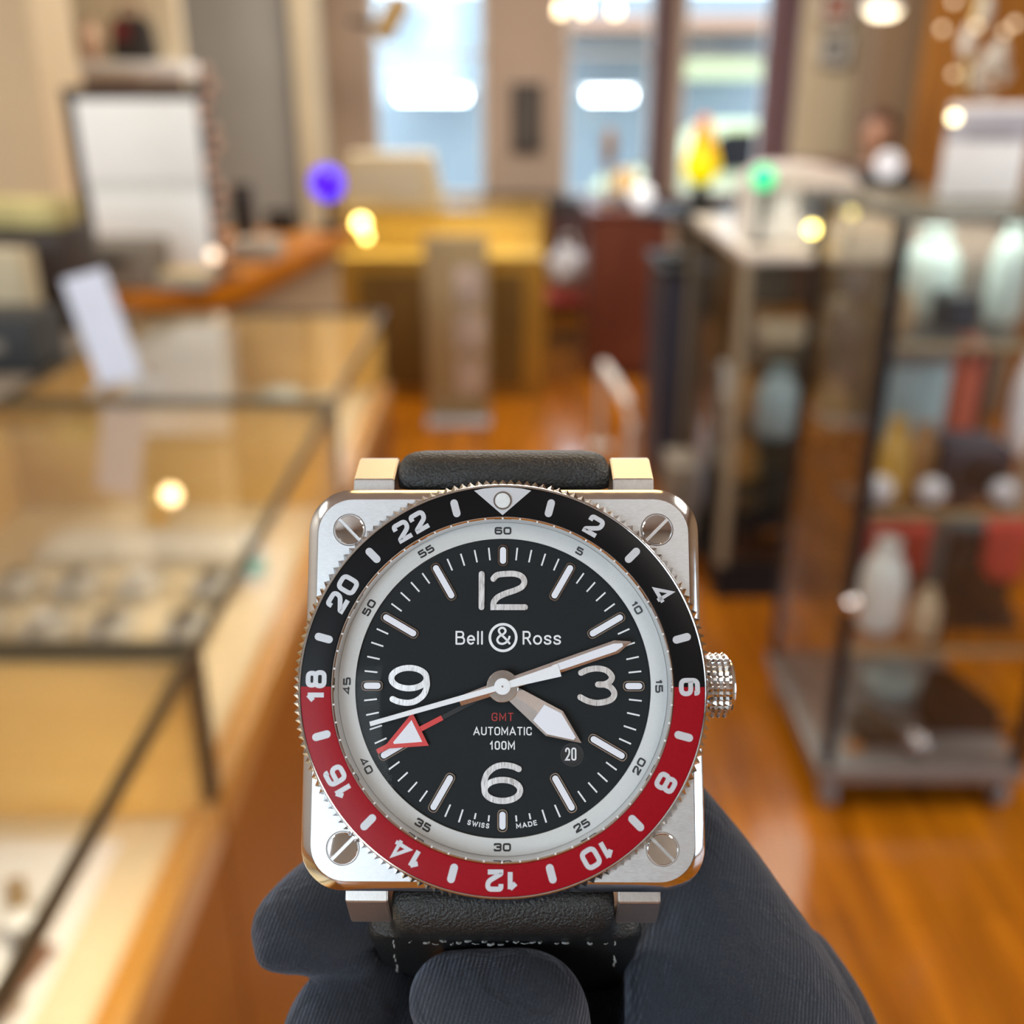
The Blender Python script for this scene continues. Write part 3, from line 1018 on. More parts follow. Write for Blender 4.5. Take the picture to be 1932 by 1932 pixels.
t = thing('glass_globe', 'white round globe at the front of the mahogany cabinet', 'globe', (q.x + .03, 5.74, h))
bm = bmesh.new()
lathe(bm, [(0, 0), (.04, 0), (.04, .012), (.015, .02)], n=18)
obj('base', bm, m_white, t)
bm = bmesh.new()
bmesh.ops.create_uvsphere(bm, u_segments=24, v_segments=14, radius=.06, matrix=Matrix.Translation((0, 0, .075)))
obj('ball', bm, glow('milky_globe', (.82, .92, 1), .75), t)

# flame lamp on a dark table
q = P(1322, 395, 4.7)
a, b = P(1268, 420, 4.6), P(1312, 420, 4.6)
t = thing('dark_pedestal', 'black pedestal table carrying the yellow flame-shaped lamp', 'table', (q.x, 4.75, 0))
hz = P(1322, 398, 4.7).z
bm = bmesh.new()
lathe(bm, [(0, hz - .03), (.24, hz - .03), (.25, hz - .015), (.24, hz), (0, hz)], n=32)
obj('table_top', bm, m_black, t)
bm = bmesh.new()
lathe(bm, [(0, 0), (.19, 0), (.19, .03), (.10, .05), (.09, hz - .03), (0, hz - .03)], n=24)
obj('pedestal', bm, mat('pedestal_black', (.012, .007, .006), rough=.4), t)
t = thing('flame_lamp', 'glowing yellow flame-shaped glass lamp with an amber tip', 'lamp', (q.x, 4.75, hz))
zb = P(1320, 350, 4.75).z - hz
zp = P(1326, 216, 4.75).z - hz
r = 33 / F * 4.75
bm = bmesh.new()
lathe(bm, [(0, 0), (.12, 0), (.115, .02), (.05, .05), (.03, zb - .005), (.045, zb + .01), (0, zb + .012)], n=24)
obj('base', bm, m_black, t)
fl = bpy.data.materials.new('flame_glass')
fl.use_nodes = True
nt = fl.node_tree
bs = nt.nodes['Principled BSDF']
tc = nt.nodes.new('ShaderNodeTexCoord')
sx = nt.nodes.new('ShaderNodeSeparateXYZ')
nt.links.new(tc.outputs['Generated'], sx.inputs[0])
cr = nt.nodes.new('ShaderNodeValToRGB')
cr.color_ramp.elements[0].position, cr.color_ramp.elements[0].color = .15, (1.0, .86, .0, 1)
cr.color_ramp.elements[1].position, cr.color_ramp.elements[1].color = .85, (.62, .17, .0, 1)
e_ = cr.color_ramp.elements.new(.5)
e_.color = (.95, .55, .0, 1)
nt.links.new(sx.outputs['Z'], cr.inputs['Fac'])
nt.links.new(cr.outputs['Color'], bs.inputs['Base Color'])
nt.links.new(cr.outputs['Color'], bs.inputs['Emission Color'])
bs.inputs['Emission Strength'].default_value = .62
bs.inputs['Roughness'].default_value = .3
bm = bmesh.new()
H = zp - zb
lathe(bm, [(.03, zb + .008), (r * .8, zb + H * .10), (r, zb + H * .25), (r * .92, zb + H * .38), (r * .70, zb + H * .56), (r * .48, zb + H * .76), (r * .34, zb + H * .93), (0, zb + H)], n=28)
obj('flame_shade', bm, fl, t)

# navy cabinet in the aisle and white curved rail
t = thing('navy_cabinet', 'dark navy upright cabinet at the left end of the glass cases', 'cabinet', (P(1240, 800, 4.0).x, 4.0, 0))
w, h = P(1312, 700, 4.0).x - P(1232, 700, 4.0).x, P(1260, 505, 4.0).z
obj('cabinet_body', bxs((0, w, 0, .45, .03, h - .03), (.01, w - .01, .02, .45, 0, .03)), mat('navy_panel', (.030, .036, .062), rough=.5), t)
obj('cabinet_top', bxs((-.02, w + .02, -.02, .47, h - .03, h), bev=.006), m_black, t)
obj('door', bxs((.01, w - .01, -.012, 0, .06, h - .09)), mat('navy_door', (.034, .04, .068), rough=.5), t)
q = PZ(1196, 865, 0)
t = thing('white_rail', 'low white curved metal rail standing on the aisle floor', 'rail', (q.x - .06, q.y - .35, 0))
bm = bmesh.new()
tube(bm, [(0, 0, .01), (0, 0, .26), (-.01, .05, .34), (-.06, .25, .40), (-.08, .45, .40), (-.08, .5, .36), (-.08, .5, .01)], .022, 12)
obj('rail_tube', bm, m_white, t)
obj('rail_foot', bxs((-.04, .04, -.05, .05, 0, .012)), m_white, t)
obj('rail_foot', bxs((-.13, -.03, .45, .55, 0, .012)), m_white, t)

# ---------------- right: low glass case behind, tower case in front
m_edge = mat('pale_glass_edge', (.45, .50, .42), rough=.25)
m_blkf = mat('blue_black_frame', (.007, .010, .016), rough=.45, spec=.2)
CX0, CX1, CY0, CY1, CZ = .66, 1.62, 2.98, 3.88, 1.11
t = thing('glass_case', 'low glass case with a white top behind the tower case', 'display case', (0, 0, 0))
obj('case_top', bxs((CX0, CX1, CY0, CY1, CZ - .03, CZ), bev=.006), mat('pale_case_top', (.62, .57, .52), rough=.35), t)
obj('case_base', bxs((CX0, CX1, CY0, CY1, 0, .12)), m_black, t)
pb_ = []
for x in (CX0, CX1 - .03):
    for y in (CY0, CY1 - .03):
        pb_.append((x, x + .03, y, y + .03, .12, CZ - .03))
m_post = mat('taupe_post', (.25, .20, .13), rough=.5)
for b_ in pb_:
    obj('case_post', bxs(b_), m_post, t)
obj('case_glass', bxs((CX0 + .03, CX1 - .03, CY0 + .008, CY0 + .014, .12, CZ - .03), (CX0 + .008, CX0 + .014, CY0 + .03, CY1 - .03, .12, CZ - .03)), m_glass, t)
for z in (.30, .52, .80):
    obj('shelf', bxs((CX0 + .03, CX1 - .03, CY0 + .04, CY1 - .03, z - .008, z)), m_glass, t)
obj('back_panel', bxs((CX0 + .03, CX1 - .03, CY1 - .02, CY1 - .005, .12, CZ - .03)), mat('olive_brown_back', (.17, .12, .065), rough=.6, vary=.3, scale=4), t)

# white model on the low case
a, b = P(1422, 400, 3.2), P(1630, 400, 3.2)
t = thing('model_house', 'white model with a wide roof and dark openings on the low glass case', 'model', ((a.x + b.x) / 2, 3.25, CZ))
w = (b.x - a.x) / 2
h = P(1500, 318, 3.2).z - CZ
obj('base', bxs((-w, w, -.03, .25, 0, .05), bev=.008), m_white, t)
obj('walls', bxs((-w, -w * .72, 0, .22, .05, h * .72), (-w * .60, -w * .10, 0, .22, .05, h * .72), (w * .72, w * .84, 0, .22, .05, h * .72), (-w, w * .8, .20, .22, .05, h * .72)), m_white, t)
bm = bmesh.new()
prism(bm, [(-w * .96, h * .72), (w * 1.0, h * .72), (w * .72, h * .95), (w * .4, h), (-w * .5, h), (-w * .8, h * .9)], -.03, .25)
for v in bm.verts:
    v.co = Vector((v.co.x, v.co.z, v.co.y))
obj('roof', bm, mat('pinkish_white', (.66, .58, .54), rough=.5), t)
q = P(1440, 335, 3.14)
t = thing('green_light', 'small glowing green lamp at the left of the white model roof', 'lamp', (q.x, 3.14, CZ))
h2 = q.z - CZ
bm = bmesh.new()
lathe(bm, [(0, 0), (.03, 0), (.03, .01), (.008, .014), (.008, h2 - .02), (0, h2 - .018)], n=14)
obj('post', bm, m_black, t)
bm = bmesh.new()
bmesh.ops.create_icosphere(bm, subdivisions=3, radius=.034, matrix=Matrix.Translation((0, 0, h2)))
obj('bulb', bm, mat('green_glow', (0, .3, .12), rough=.4, emit=(0, 1.0, .36), estr=1.2), t)
for (u, v, y, rad, st, lb) in ((1532, 440, 3.05, .014, 14, 'bright yellow point lamp in front of the white model'), (1605, 408, 3.1, .012, 4, 'dim amber point lamp right of the white model')):
    q = P(u, v, y)
    t = thing('point_lamp', lb, 'lamp', (q.x, y, CZ if q.z > CZ else q.z - .05))
    hz_ = max(q.z - CZ, .03)
    t.location.z = CZ
    bm = bmesh.new()
    lathe(bm, [(0, 0), (.014, 0), (.014, .006), (.004, .008), (.004, hz_), (0, hz_)], n=12)
    obj('socket', bm, m_black, t)
    bm = bmesh.new()
    bmesh.ops.create_icosphere(bm, subdivisions=2, radius=rad, matrix=Matrix.Translation((0, 0, hz_ + rad * .8)))
    obj('bulb', bm, glow('yellow_point' + str(st), (1, .78, .16), st), t)

# things in the low case
def jar(name, label, cat, u, v0, v1, rp, y, m, zbase, m2=None):
    q0 = P(u, v1, y)
    zb_ = zbase if zbase is not None else q0.z
    hh = P(u, v0, y).z - zb_
    r = rp / F * (y * cp + (CAMZ - q0.z) * sp)
    t = thing(name, label, cat, (q0.x, y, zb_))
    bm = bmesh.new()
    lathe(bm, [(0, 0), (r * .8, 0), (r, hh * .12), (r, hh * .6), (r * .7, hh * .8), (r * .45, hh * .86), (r * .45, hh * .9), (0, hh * .9)], n=20)
    obj('body', bm, m, t)
    bm = bmesh.new()
    lathe(bm, [(r * .5, hh * .9), (r * .52, hh), (0, hh)], n=16)
    obj('lid', bm, m2 or m, t)
    return t


m_amber = mat('amber_glaze', (.50, .24, .05), rough=.3, vary=.2, scale=30)
m_ivory = mat('ivory', (.62, .50, .34), rough=.4, vary=.1, scale=30)
m_pblue = mat('pale_blue_reflection', (.36, .48, .52), rough=.3, vary=.1, scale=20)
m_mint = mat('mint_glass', (.62, .72, .66), rough=.25, vary=.08, scale=10)
m_red = mat('red_lacquer', (.40, .045, .035), rough=.4, vary=.15, scale=14)
m_teal = mat('slate_teal', (.07, .10, .11), rough=.5, vary=.15, scale=14)
m_navy = mat('navy_cloth', (.035, .042, .07), rough=.7, vary=.15, scale=14)
m_silver = mat('silver_metal', (.75, .75, .80), rough=.18, metal=1, vary=.05, scale=20)
jar('ginger_jar', 'amber jar left of the pale blue vase shape in the low glass case', 'jar', 1400, 700, 810, 34, 3.3, m_amber, .521)
jar('ginger_jar', 'squat amber pot at the left end of the lower shelf of the low glass case', 'jar', 1392, 830, 930, 36, 3.3, m_amber, .301)
jar('reflection_vase', 'pale blue vase shape standing in for a reflection inside the low glass case', 'vase', 1462, 690, 812, 40, 3.12, m_pblue, .521)  # vase shape put in for a pale blue reflection
jar('round_jar', 'tan round jar right of the pale blue vase shape in the low case', 'jar', 1556, 712, 812, 40, 3.12, mat('tan_glaze', (.48, .29, .12), rough=.4), .521)
clutter('jewel_box', 'long ivory box on the upper shelf of the low glass case', 'box', 1440, 1560, 600, 640, 3.15, .14, m_ivory, zbase=.801, part=lambda t, w, h, d: obj('lid', bxs((-w * 1.02, w * 1.02, -.004, d + .004, h, h + .012)), m_amber, t))
clutter('leather_case', 'black leather case on the bottom of the low glass case', 'case', 1405, 1530, 962, 1010, 3.06, .2, m_black, zbase=.121, part=lambda t, w, h, d: obj('handle', bxs((-.05, .05, -.02, 0, h * .5, h * .62)), m_silver, t))
clutter('folded_stand', 'taupe angled display block left in the low case', 'block', 1262, 1318, 880, 980, 3.3, .2, mat('taupe_block', (.22, .19, .15), rough=.6), zbase=.0, part=face(m_grey))

# tower case
TX0, TY0, TZ = .705, 1.92, 1.335
TX1, TY1 = 1.16, 2.44
t = thing('tower_case', 'tall glass tower showcase on castors with black posts at the right', 'display case', (0, 0, 0))
ps = .022
for x, y in ((TX0, TY0), (TX1 - ps, TY0), (TX0, TY1 - ps), (TX1 - ps, TY1 - ps)):
    obj('post', bxs((x, x + ps, y, y + ps, .12, TZ - .02)), m_blkf, t)
L2 = bpy.data.lights.new('tower_fill', 'AREA')  # added light under the top, brightens the tower's contents
L2.shape = 'RECTANGLE'
L2.size, L2.size_y, L2.energy, L2.color =   .3, .3, 1.3, (.95, 1, .95)
o2 = bpy.data.objects.new('tower_fill', L2)
COL.objects.link(o2)
o2.location = ((TX0 + TX1) / 2, (TY0 + TY1) / 2, TZ - .025)
obj('top_panel', bxs((TX0, TX1, TY0, TY1, TZ - .02, TZ), bev=.004), mat('smoky_top', (.16, .17, .15), rough=.2), t)
obj('base_tray', bxs((TX0 - .005, TX1 + .005, TY0 - .005, TY1 + .005, .08, .12), bev=.005), mat('grey_metal_base', (.28, .28, .29), rough=.35, metal=.5), t)
TS = [1.09, .742, .418]
for z in TS:
    obj('glass_shelf', bxs((TX0 + .004, TX1 - .004, TY0 + .02, TY1 - .004, z - .008, z)), m_glass, t)
    obj('shelf_edge', bxs((TX0 + ps, TX1 - ps, TY0 + .010, TY0 + .020, z - .011, z + .002)), mat('tan_shelf_edge', (.40, .30, .17), rough=.4), t)
obj('glass_side', bxs((TX0 + .002, TX0 + .008, TY0 + ps, TY1 - ps, .12, TZ - .02)), m_glass, t)
obj('glass_front', bxs((TX0 + ps, TX1 - ps, TY0 + .002, TY0 + .007, .12, TZ - .02)), m_glass, t)
obj('glass_back', bxs((TX0 + ps, TX1 - ps, TY1 - .008, TY1 - .003, .12, TZ - .02)), m_glass, t)
for x in (TX0 + .03, TX1 - .03):
    for y in (TY0 + .03, TY1 - .03):
        bm = bmesh.new()
        lathe(bm, [(0, -.012), (.030, -.012), (.034, -.006), (.034, .006), (.030, .012), (0, .012)], (x, y, .036), 20, 'x')
        box(bm, x - .018, x + .018, y - .012, y + .012, .066, .082)
        obj('caster', bm, mat('caster_grey', (.25, .25, .27), rough=.4), t)
# knob on the front post
q = P(1562, 1145, 1.905)
bm = bmesh.new()
lathe(bm, [(.006, .012), (.016, .0), (.020, -.010), (.014, -.020), (0, -.023)], (TX0 + .012, TY0 - .0, q.z), 18, 'y')
obj('knob', bm, m_silver, t)

# contents of the tower case, shelf by shelf
def at_(u, y):
    return P(u, 800, y).x
y1_ = 2.12
jar('mint_reflection', 'large mint-white vase shape imitating a window reflection on the top shelf of the tower case', 'vase', 1735, 430, 640, 52, 2.2, m_mint, TS[0] + .001)  # vase shape imitates a window reflection in the tower's glass
jar('white_urn', 'pale glass urn at the right of the top shelf of the tower case', 'urn', 1880, 415, 640, 34, 2.14, m_mint, TS[0] + .001)
jar('gold_figurine', 'peach-gold squat pot at the left of the top shelf of the tower case', 'pot', 1692, 545, 640, 26, 2.03, mat('peach_gold', (.58, .40, .22), rough=.3), TS[0] + .001)
clutter('camera_case', 'black box behind the peach-gold pot on the top shelf of the tower case', 'box', 1785, 1850, 560, 640, 2.03, .09, m_black, zbase=TS[0] + .001, part=face(m_navy))
clutter('taupe_box', 'taupe box at the right end of the top shelf of the tower case', 'box', 1812, 1905, 500, 600, 2.33, .07, mat('taupe_card', (.27, .22, .17), rough=.6), zbase=TS[0] + .001, part=face(m_grey))
# second level (on the shelf at .742)
clutter('grey_box_reflection', 'grey box, its pale blue body imitating window reflections, in the middle of the tower case', 'box', 1655, 1790, 690, 800, 2.22, .04, m_pblue, zbase=TS[1] + .001, part=lambda t, w, h, d: obj('lid', bxs((-w, w, -.002, d + .002, h, h + .10)), mat('mid_grey', (.22, .22, .22), rough=.5), t))  # pale blue body imitates window reflections below the grey box
jar('gold_jar', 'golden jar beside the black post on the second shelf of the tower case', 'jar', 1672, 790, 960, 30, 2.0, mat('golden_glaze', (.55, .33, .06), rough=.3), TS[1] + .001)
jar('orange_cup', 'orange-brown cup right of the golden jar in the tower case', 'cup', 1722, 800, 960, 26, 2.08, mat('brown_orange', (.33, .17, .06), rough=.4), TS[1] + .001)
clutter('navy_box', 'navy velvet box on the right of the second shelf in the tower case', 'box', 1795, 1910, 850, 960, 2.0, .14, m_navy, zbase=TS[1] + .001, part=face(m_black))
clutter('red_pouch', 'orange-red pouch high in the middle of the tower case', 'pouch', 1808, 1858, 640, 760, 2.25, .06, mat('orange_red', (.45, .09, .05), rough=.6), bev=.02, zbase=TS[1] + .001, part=lambda t, w, h, d: obj('tie', bxs((-w * .3, w * .3, -.01, d + .01, h * .82, h * .9)), m_black, t))
def orb(u, v, rp, y, zb, label, m=m_silver):
    q = P(u, v, y)
    r = rp / F * (y * cp + (CAMZ - q.z) * sp)
    t = thing('ball_ornament', label, 'ball', (q.x, y, zb))
    bm = bmesh.new()
    lathe(bm, [(0, 0), (r * .7, 0), (r * .7, .006), (r * .3, .010)], n=16)
    obj('base', bm, m_black, t)
    bm = bmesh.new()
    bmesh.ops.create_uvsphere(bm, u_segments=20, v_segments=12, radius=r, matrix=Matrix.Translation((0, 0, r + .006)))
    obj('ball', bm, m, t)


m_orb = mat('white_pearl', (.75, .75, .82), rough=.15, spec=.8, vary=.04)
orb(1655, 945, 28, 1.965, TS[1] + .001, 'pearly white ball next to the black post on the second shelf', m_orb)
orb(1755, 945, 26, 1.965, TS[1] + .001, 'pearly white ball at the middle of the second shelf front', m_orb)
orb(1890, 940, 24, 1.965, TS[1] + .001, 'pearly white ball at the right of the second shelf front', m_orb)
clutter('watch_box', 'black watch box behind the pearly balls on the second shelf of the tower case', 'box', 1738, 1796, 870, 960, 2.2, .08, m_black, zbase=TS[1] + .001, part=face(m_teal))
clutter('dark_case', 'small dark case at the left back of the top shelf of the tower case', 'case', 1672, 1716, 570, 650, 2.3, .08, m_teal, zbase=TS[0] + .001, part=face(m_black))
jar('white_vase', 'tall white vase at the right back of the second shelf of the tower case', 'vase', 1898, 650, 940, 24, 2.3, mat('bright_white', (.84, .84, .88), rough=.2), TS[1] + .001)
jar('black_pot', 'black pot with an olive lid on top of the navy cabinet', 'pot', 1272, 470, 520, 30, 4.15, m_black, P(1260, 505, 4.0).z + .001, mat('olive_lid', (.10, .09, .05), rough=.4))
jar('copper_cup', 'small copper cup at the front left of the bottom of the tower case', 'cup', 1600, 1400, 1480, 16, 1.99, mat('copper', (.50, .24, .10), rough=.3, metal=.6), .121)
# third level (on the shelf at .418)
clutter('red_box', 'red lacquer box at the left of the third shelf in the tower case', 'box', 1645, 1765, 1000, 1100, 2.3, .06, m_red, zbase=TS[2] + .001, part=face(m_red, .9))
clutter('red_box', 'taller red lacquer box at the right end of the third shelf', 'box', 1848, 1935, 990, 1150, 2.26, .06, m_red, zbase=TS[2] + .001, part=face(m_red, .9))
clutter('teal_case', 'slate teal upright case between the red boxes on the third shelf', 'case', 1772, 1846, 985, 1180, 2.15, .08, m_teal, zbase=TS[2] + .001, part=face(m_black, .9))
jar('white_pitcher', 'bright white pitcher beside the black post on the third shelf', 'pitcher', 1648, 1020, 1220, 42, 2.04, mat('glossy_white', (.80, .84, .84), rough=.2), TS[2] + .001)
jar('ivory_figure', 'ivory slender figure right of the white pitcher on the third shelf', 'figure', 1735, 1110, 1225, 24, 2.0, m_ivory, TS[2] + .001)
def wedge(u0, u1, v0, v1, y, zb, label, m, lean=.5):
    a, b = P(u0, v1, y), P(u1, v1, y)
    hh = P(u0, v0, y).z - zb
    t = thing('display_ramp', label, 'stand', (a.x, y, zb))
    L = b.x - a.x
    bm = bmesh.new()
    prof = [(0, 0), (L, 0), (L * 1.0, hh * .22), (L * .80, hh * .35), (L * .42, hh * .75), (L * .30, hh), (0, hh * .98), (-.01, hh * .4)]
    prism(bm, prof, 0, .085)
    for v in bm.verts:
        v.co = Vector((v.co.x, v.co.z, v.co.y))
    bmesh.ops.bevel(bm, geom=bm.edges[:], offset=.008, segments=2, affect='EDGES')
    obj('ramp', bm, m, t)
    obj('base', bxs((-.006, L * 1.02, -.003, .088, 0, .016), bev=.004), m_black, t)
    bm = bmesh.new()
    lathe(bm, [(.013, -.006), (.012, -.010), (0, -.011)], (L * .86, 0, .04), 16, 'y')
    obj('silver_stud', bm, m_silver, t)


wedge(1790, 1912, 1070, 1225, 2.02, TS[2] + .001, 'black sloping display stand on the third shelf of the tower case', m_black)
wedge(1735, 1885, 1290, 1480, 2.05, .121, 'long black sloping display stand with a shiny stud at the bottom of the tower case', m_black)
wedge(1610, 1700, 1370, 1480, 2.0, .121, 'low dark display stand beside the black post at the bottom of the tower case', mat('dark_olive', (.04, .042, .035), rough=.4))
jar('teal_vase', 'slate blue vase behind the dark stands at the bottom of the tower case', 'vase', 1652, 1255, 1470, 54, 2.22, mat('slate_blue_glaze', (.20, .27, .29), rough=.3), .121)
orb(1722, 1455, 22, 1.97, .121, 'small silver ball between the dark stands at the bottom of the tower case')
# sign on the tower case
q = P(1845, 370, 2.15)
a, b = P(1768, 300, 2.15), P(1922, 300, 2.15)
t = thing('counter_sign', 'white card sign with a grey heading standing on the tower case', 'sign', (q.x, 2.15, TZ))
w = (b.x - a.x) / 2
hs = P(1845, 196, 2.15).z - TZ
obj('card', bxs((-w, w, 0, .006, .004, hs), bev=.002), mat('card_white', (.88, .85, .85), rough=.5), t)
m_bar = mat('heading_grey', (.28, .25, .26), rough=.5)
obj('heading_band', bxs((-w, w, -.001, .0, hs * .62, hs * .93)), mat('lavender_grey', (.46, .44, .50), rough=.5), t)
obj('heading_lines', bxs((-w * .6, w * .7, -.002, -.001, hs * .70, hs * .74), (-w * .6, w * .7, -.002, -.001, hs * .64, hs * .665)), m_bar, t)
obj('foot', bxs((-w * .9, w * .9, -.02, .04, 0, .004)), m_glass, t)
q = P(1800, 222, 2.12)
t = thing('clip_lamp', 'small pale yellow clip lamp at the upper left corner of the card sign', 'lamp', (q.x, 2.12, q.z))
bm = bmesh.new()
bmesh.ops.create_icosphere(bm, subdivisions=2, radius=.009)
obj('bulb', bm, glow('pale_yellow_lamp', (1, .88, .50), 7), t)
bm = bmesh.new()
tube(bm, [(0, .006, 0), (0, .02, -.01), (0, .032, -.02)], .004)
obj('clip', bm, m_black, t)

# ---------------- person seated behind the cases
def person():
    hd = P(1657, 256, 6.2)
    x, y, z = hd.x, 6.2, hd.z
    bm = bmesh.new()
    def sph(c, r, s=(1, 1, 1)):
        m_ = Matrix.Translation(c) @ Matrix.Diagonal((*s, 1))
        bmesh.ops.create_icosphere(bm, subdivisions=3, radius=r, matrix=m_)
    def limb(pts, rs_):
        P3, R3 = catmull(pts, 6), catmull([(r, 0, 0) for r in rs_], 6)
        for p, r in zip(P3, R3):
            sph(p, r.x)
    sph((0, 0, 0), .105, (.86, 1.0, 1.15))
    sph((0, -.045, -.065), .065, (.9, .9, .9))
    sph((0, -.112, -.02), .018, (.8, 1.2, 1.5))
    for s_ in (-1, 1):
        sph((s_ * .092, .01, -.015), .026, (.5, .9, 1.4))
    limb([(0, .02, -.08), (0, .03, -.18)], [.055, .06])
    limb([(-.17, .04, -.25), (0, .03, -.22), (.17, .04, -.25)], [.065, .085, .065])
    limb([(0, .03, -.28), (0, .02, -.45), (0, .03, -.66)], [.15, .145, .155])
    for s_ in (-1, 1):
        limb([(s_ * .19, .04, -.26), (s_ * .24, .02, -.45), (s_ * .22, -.10, -.58), (s_ * .08, -.28, -.55)], [.062, .052, .044, .034])
        limb([(s_ * .09, .02, -.70), (s_ * .11, -.22, -.72), (s_ * .11, -.42, -.74)], [.10, .085, .065])
        limb([(s_ * .11, -.42, -.74), (s_ * .11, -.40, -.95), (s_ * .11, -.38, -z + .05)], [.065, .055, .042])
        limb([(s_ * .11, -.38, -z + .045), (s_ * .11, -.52, -z + .035)], [.045, .035])
        for k in range(5):
            limb([(s_ * .08 - .02 + .01 * k, -.28, -.55), (s_ * .07 - .024 + .012 * k, -.34 - .008 * (2 - abs(k - 2)), -.545), (s_ * .07 - .024 + .012 * k, -.36, -.565)], [.012, .009, .008])
    me = bpy.data.meshes.new('p')
    bm.to_mesh(me); bm.free()
    o = bpy.data.objects.new('p', me); link(o)
    r_ = o.modifiers.new('r', 'REMESH'); r_.mode = 'VOXEL'; r_.voxel_size = .009; r_.use_smooth_shade = True
    s_ = o.modifiers.new('s', 'SMOOTH'); s_.iterations = 4
    dg = bpy.context.evaluated_depsgraph_get()
    bmx = bpy.data.meshes.new_from_object(o.evaluated_get(dg))
    bpy.data.objects.remove(o)
    bmx.name = 'person'
    bmx.materials.clear()
    bmx.materials.append(mat('skin', (.42, .22, .14), rough=.6, vary=.05))
    bmx.materials.append(mat('dark_jacket', (.016, .018, .024), rough=.8, vary=.1))
    for p in bmx.polygons:
        c = p.center
        p.material_index = 1 if (c.z < -.165 and not (c.y < -.29 and c.z > -.62)) else 0
    t = bpy.data.objects.new('person', bmx)
    link(t)
    t.location = (x, y, z)
    t.rotation_euler = (0, 0, math.radians(-20))
    tag(t, 'person with reddish brown hair in a dark jacket seated behind the glass cases', 'person')
    bm = bmesh.new()
    bmesh.ops.create_icosphere(bm, subdivisions=3, radius=.114, matrix=Matrix.Translation((0, .018, .018)) @ Matrix.Diagonal((.9, 1.0, 1.12, 1)))
    bmesh.ops.delete(bm, geom=[v for v in bm.verts if v.co.y < -.045 and v.co.z < .065], context='VERTS')
    obj('hair', bm, mat('auburn_hair', (.075, .022, .012), rough=.6, vary=.3, scale=60), t)
    for s_ in (-1, 1):
        bm = bmesh.new()
        bmesh.ops.create_icosphere(bm, subdivisions=2, radius=.011, matrix=Matrix.Translation((s_ * .035, -.093, .012)))
        obj('eye', bm, m_black, t)
    obj('mouth', bxs((-.022, .022, -.108, -.095, -.078, -.070), bev=.002), mat('lips', (.25, .08, .06), rough=.5), t)
    st = thing('stool', 'dark stool under the seated person behind the glass cases', 'stool', (x, y, 0))
    bm = bmesh.new()
    lathe(bm, [(0, z - .875), (.17, z - .875), (.18, z - .86), (.17, z - .845), (0, z - .845)], n=24)
    obj('seat', bm, m_black, st)
    for k in range(4):
        an = PI / 4 + k * PI / 2
        bm = bmesh.new()
        tube(bm, [(.12 * math.cos(an), .12 * math.sin(an), z - .87), (.20 * math.cos(an), .20 * math.sin(an), .0)], .016, 10)
        obj('leg', bm, m_dark, st)


person()
# counter in front of the person and glare disc
a, b = P(1600, 420, 5.0), P(1960, 420, 5.0)
t = thing('back_counter', 'taupe counter behind the tower case in front of the seated person', 'counter', ((a.x + b.x) / 2, 5.0, 0))
w, h = (b.x - a.x) / 2, P(1700, 392, 5.0).z
obj('cabinet', bxs((-w, w, 0, .45, .05, h - .03), (-w + .02, w, .03, .45, 0, .05)), mat('taupe_cabinet', (.24, .20, .15), rough=.5), t)
obj('worktop', bxs((-w - .02, w, -.02, .47, h - .03, h), bev=.006), mat('grey_worktop', (.22, .22, .20), rough=.3), t)
obj('door', bxs((-w + .02, -.02, -.012, 0, .08, h - .07)), m_grey, t)
obj('door', bxs((.02, w - .02, -.012, 0, .08, h - .07)), m_grey, t)
q = P(1676, 312, 5.25)
t = thing('glare_disc', 'round pale disc imitating a glare on the counter before the seated person', 'lamp', (q.x, 5.25, h))  # glowing disc on a post, made up to imitate a white glare circle
bm = bmesh.new()
lathe(bm, [(0, 0), (.06, 0), (.06, .015), (.012, .02), (.012, q.z - h - .05), (0, q.z - h - .05)], n=18)
obj('base', bm, m_dark, t)
bm = bmesh.new()
lathe(bm, [(.0, -.012), (.06, -.012), (.068, 0), (.06, .012), (0, .012)], (0, 0, q.z - h), 24, 'y')
obj('lens', bm, glow('pale_glare', (.80, .82, .95), .45), t)
clutter('counter_box', 'dark brown ornament box below the cream wall panel', 'box', 1508, 1600, 300, 372, 6.9, .2, mat('ornament_brown', (.22, .13, .10), rough=.6), zbase=0, part=face(mat('muted_rose', (.33, .22, .19), rough=.6)))

# ================================================================== WATCH (built in millimetres, dial plane = 0)
def rotvec(w):
    w = Vector(w)
    return Matrix.Rotation(w.length, 3, w.normalized())


W_O = Vector((-0.9764, 18.3739, 108.2217))
W_R = rotvec((-0.1271, 0.0128, 0.0)) @ Matrix(((1, 0, 0), (0, -1, 0), (0, 0, -1)))
CAM2W = Matrix(((1, 0, 0), (0, -sp, cp), (0, -cp, -sp)))      # camera (right, down, forward) to the room
_rot = CAM2W @ W_R
W_M = Matrix.Translation(Vector((0, 0, CAMZ)) + CAM2W @ (W_O * 0.001)) @ _rot.to_4x4() @ Matrix.Scale(0.001, 4)


def cam_local(u, v, d):
    """point seen at (u, v), d millimetres deep, in the watch's own millimetres"""
    c = Vector(((u - 966) / F * d, (v - 966) / F * d, d))
    return W_R.transposed() @ (c - W_O)


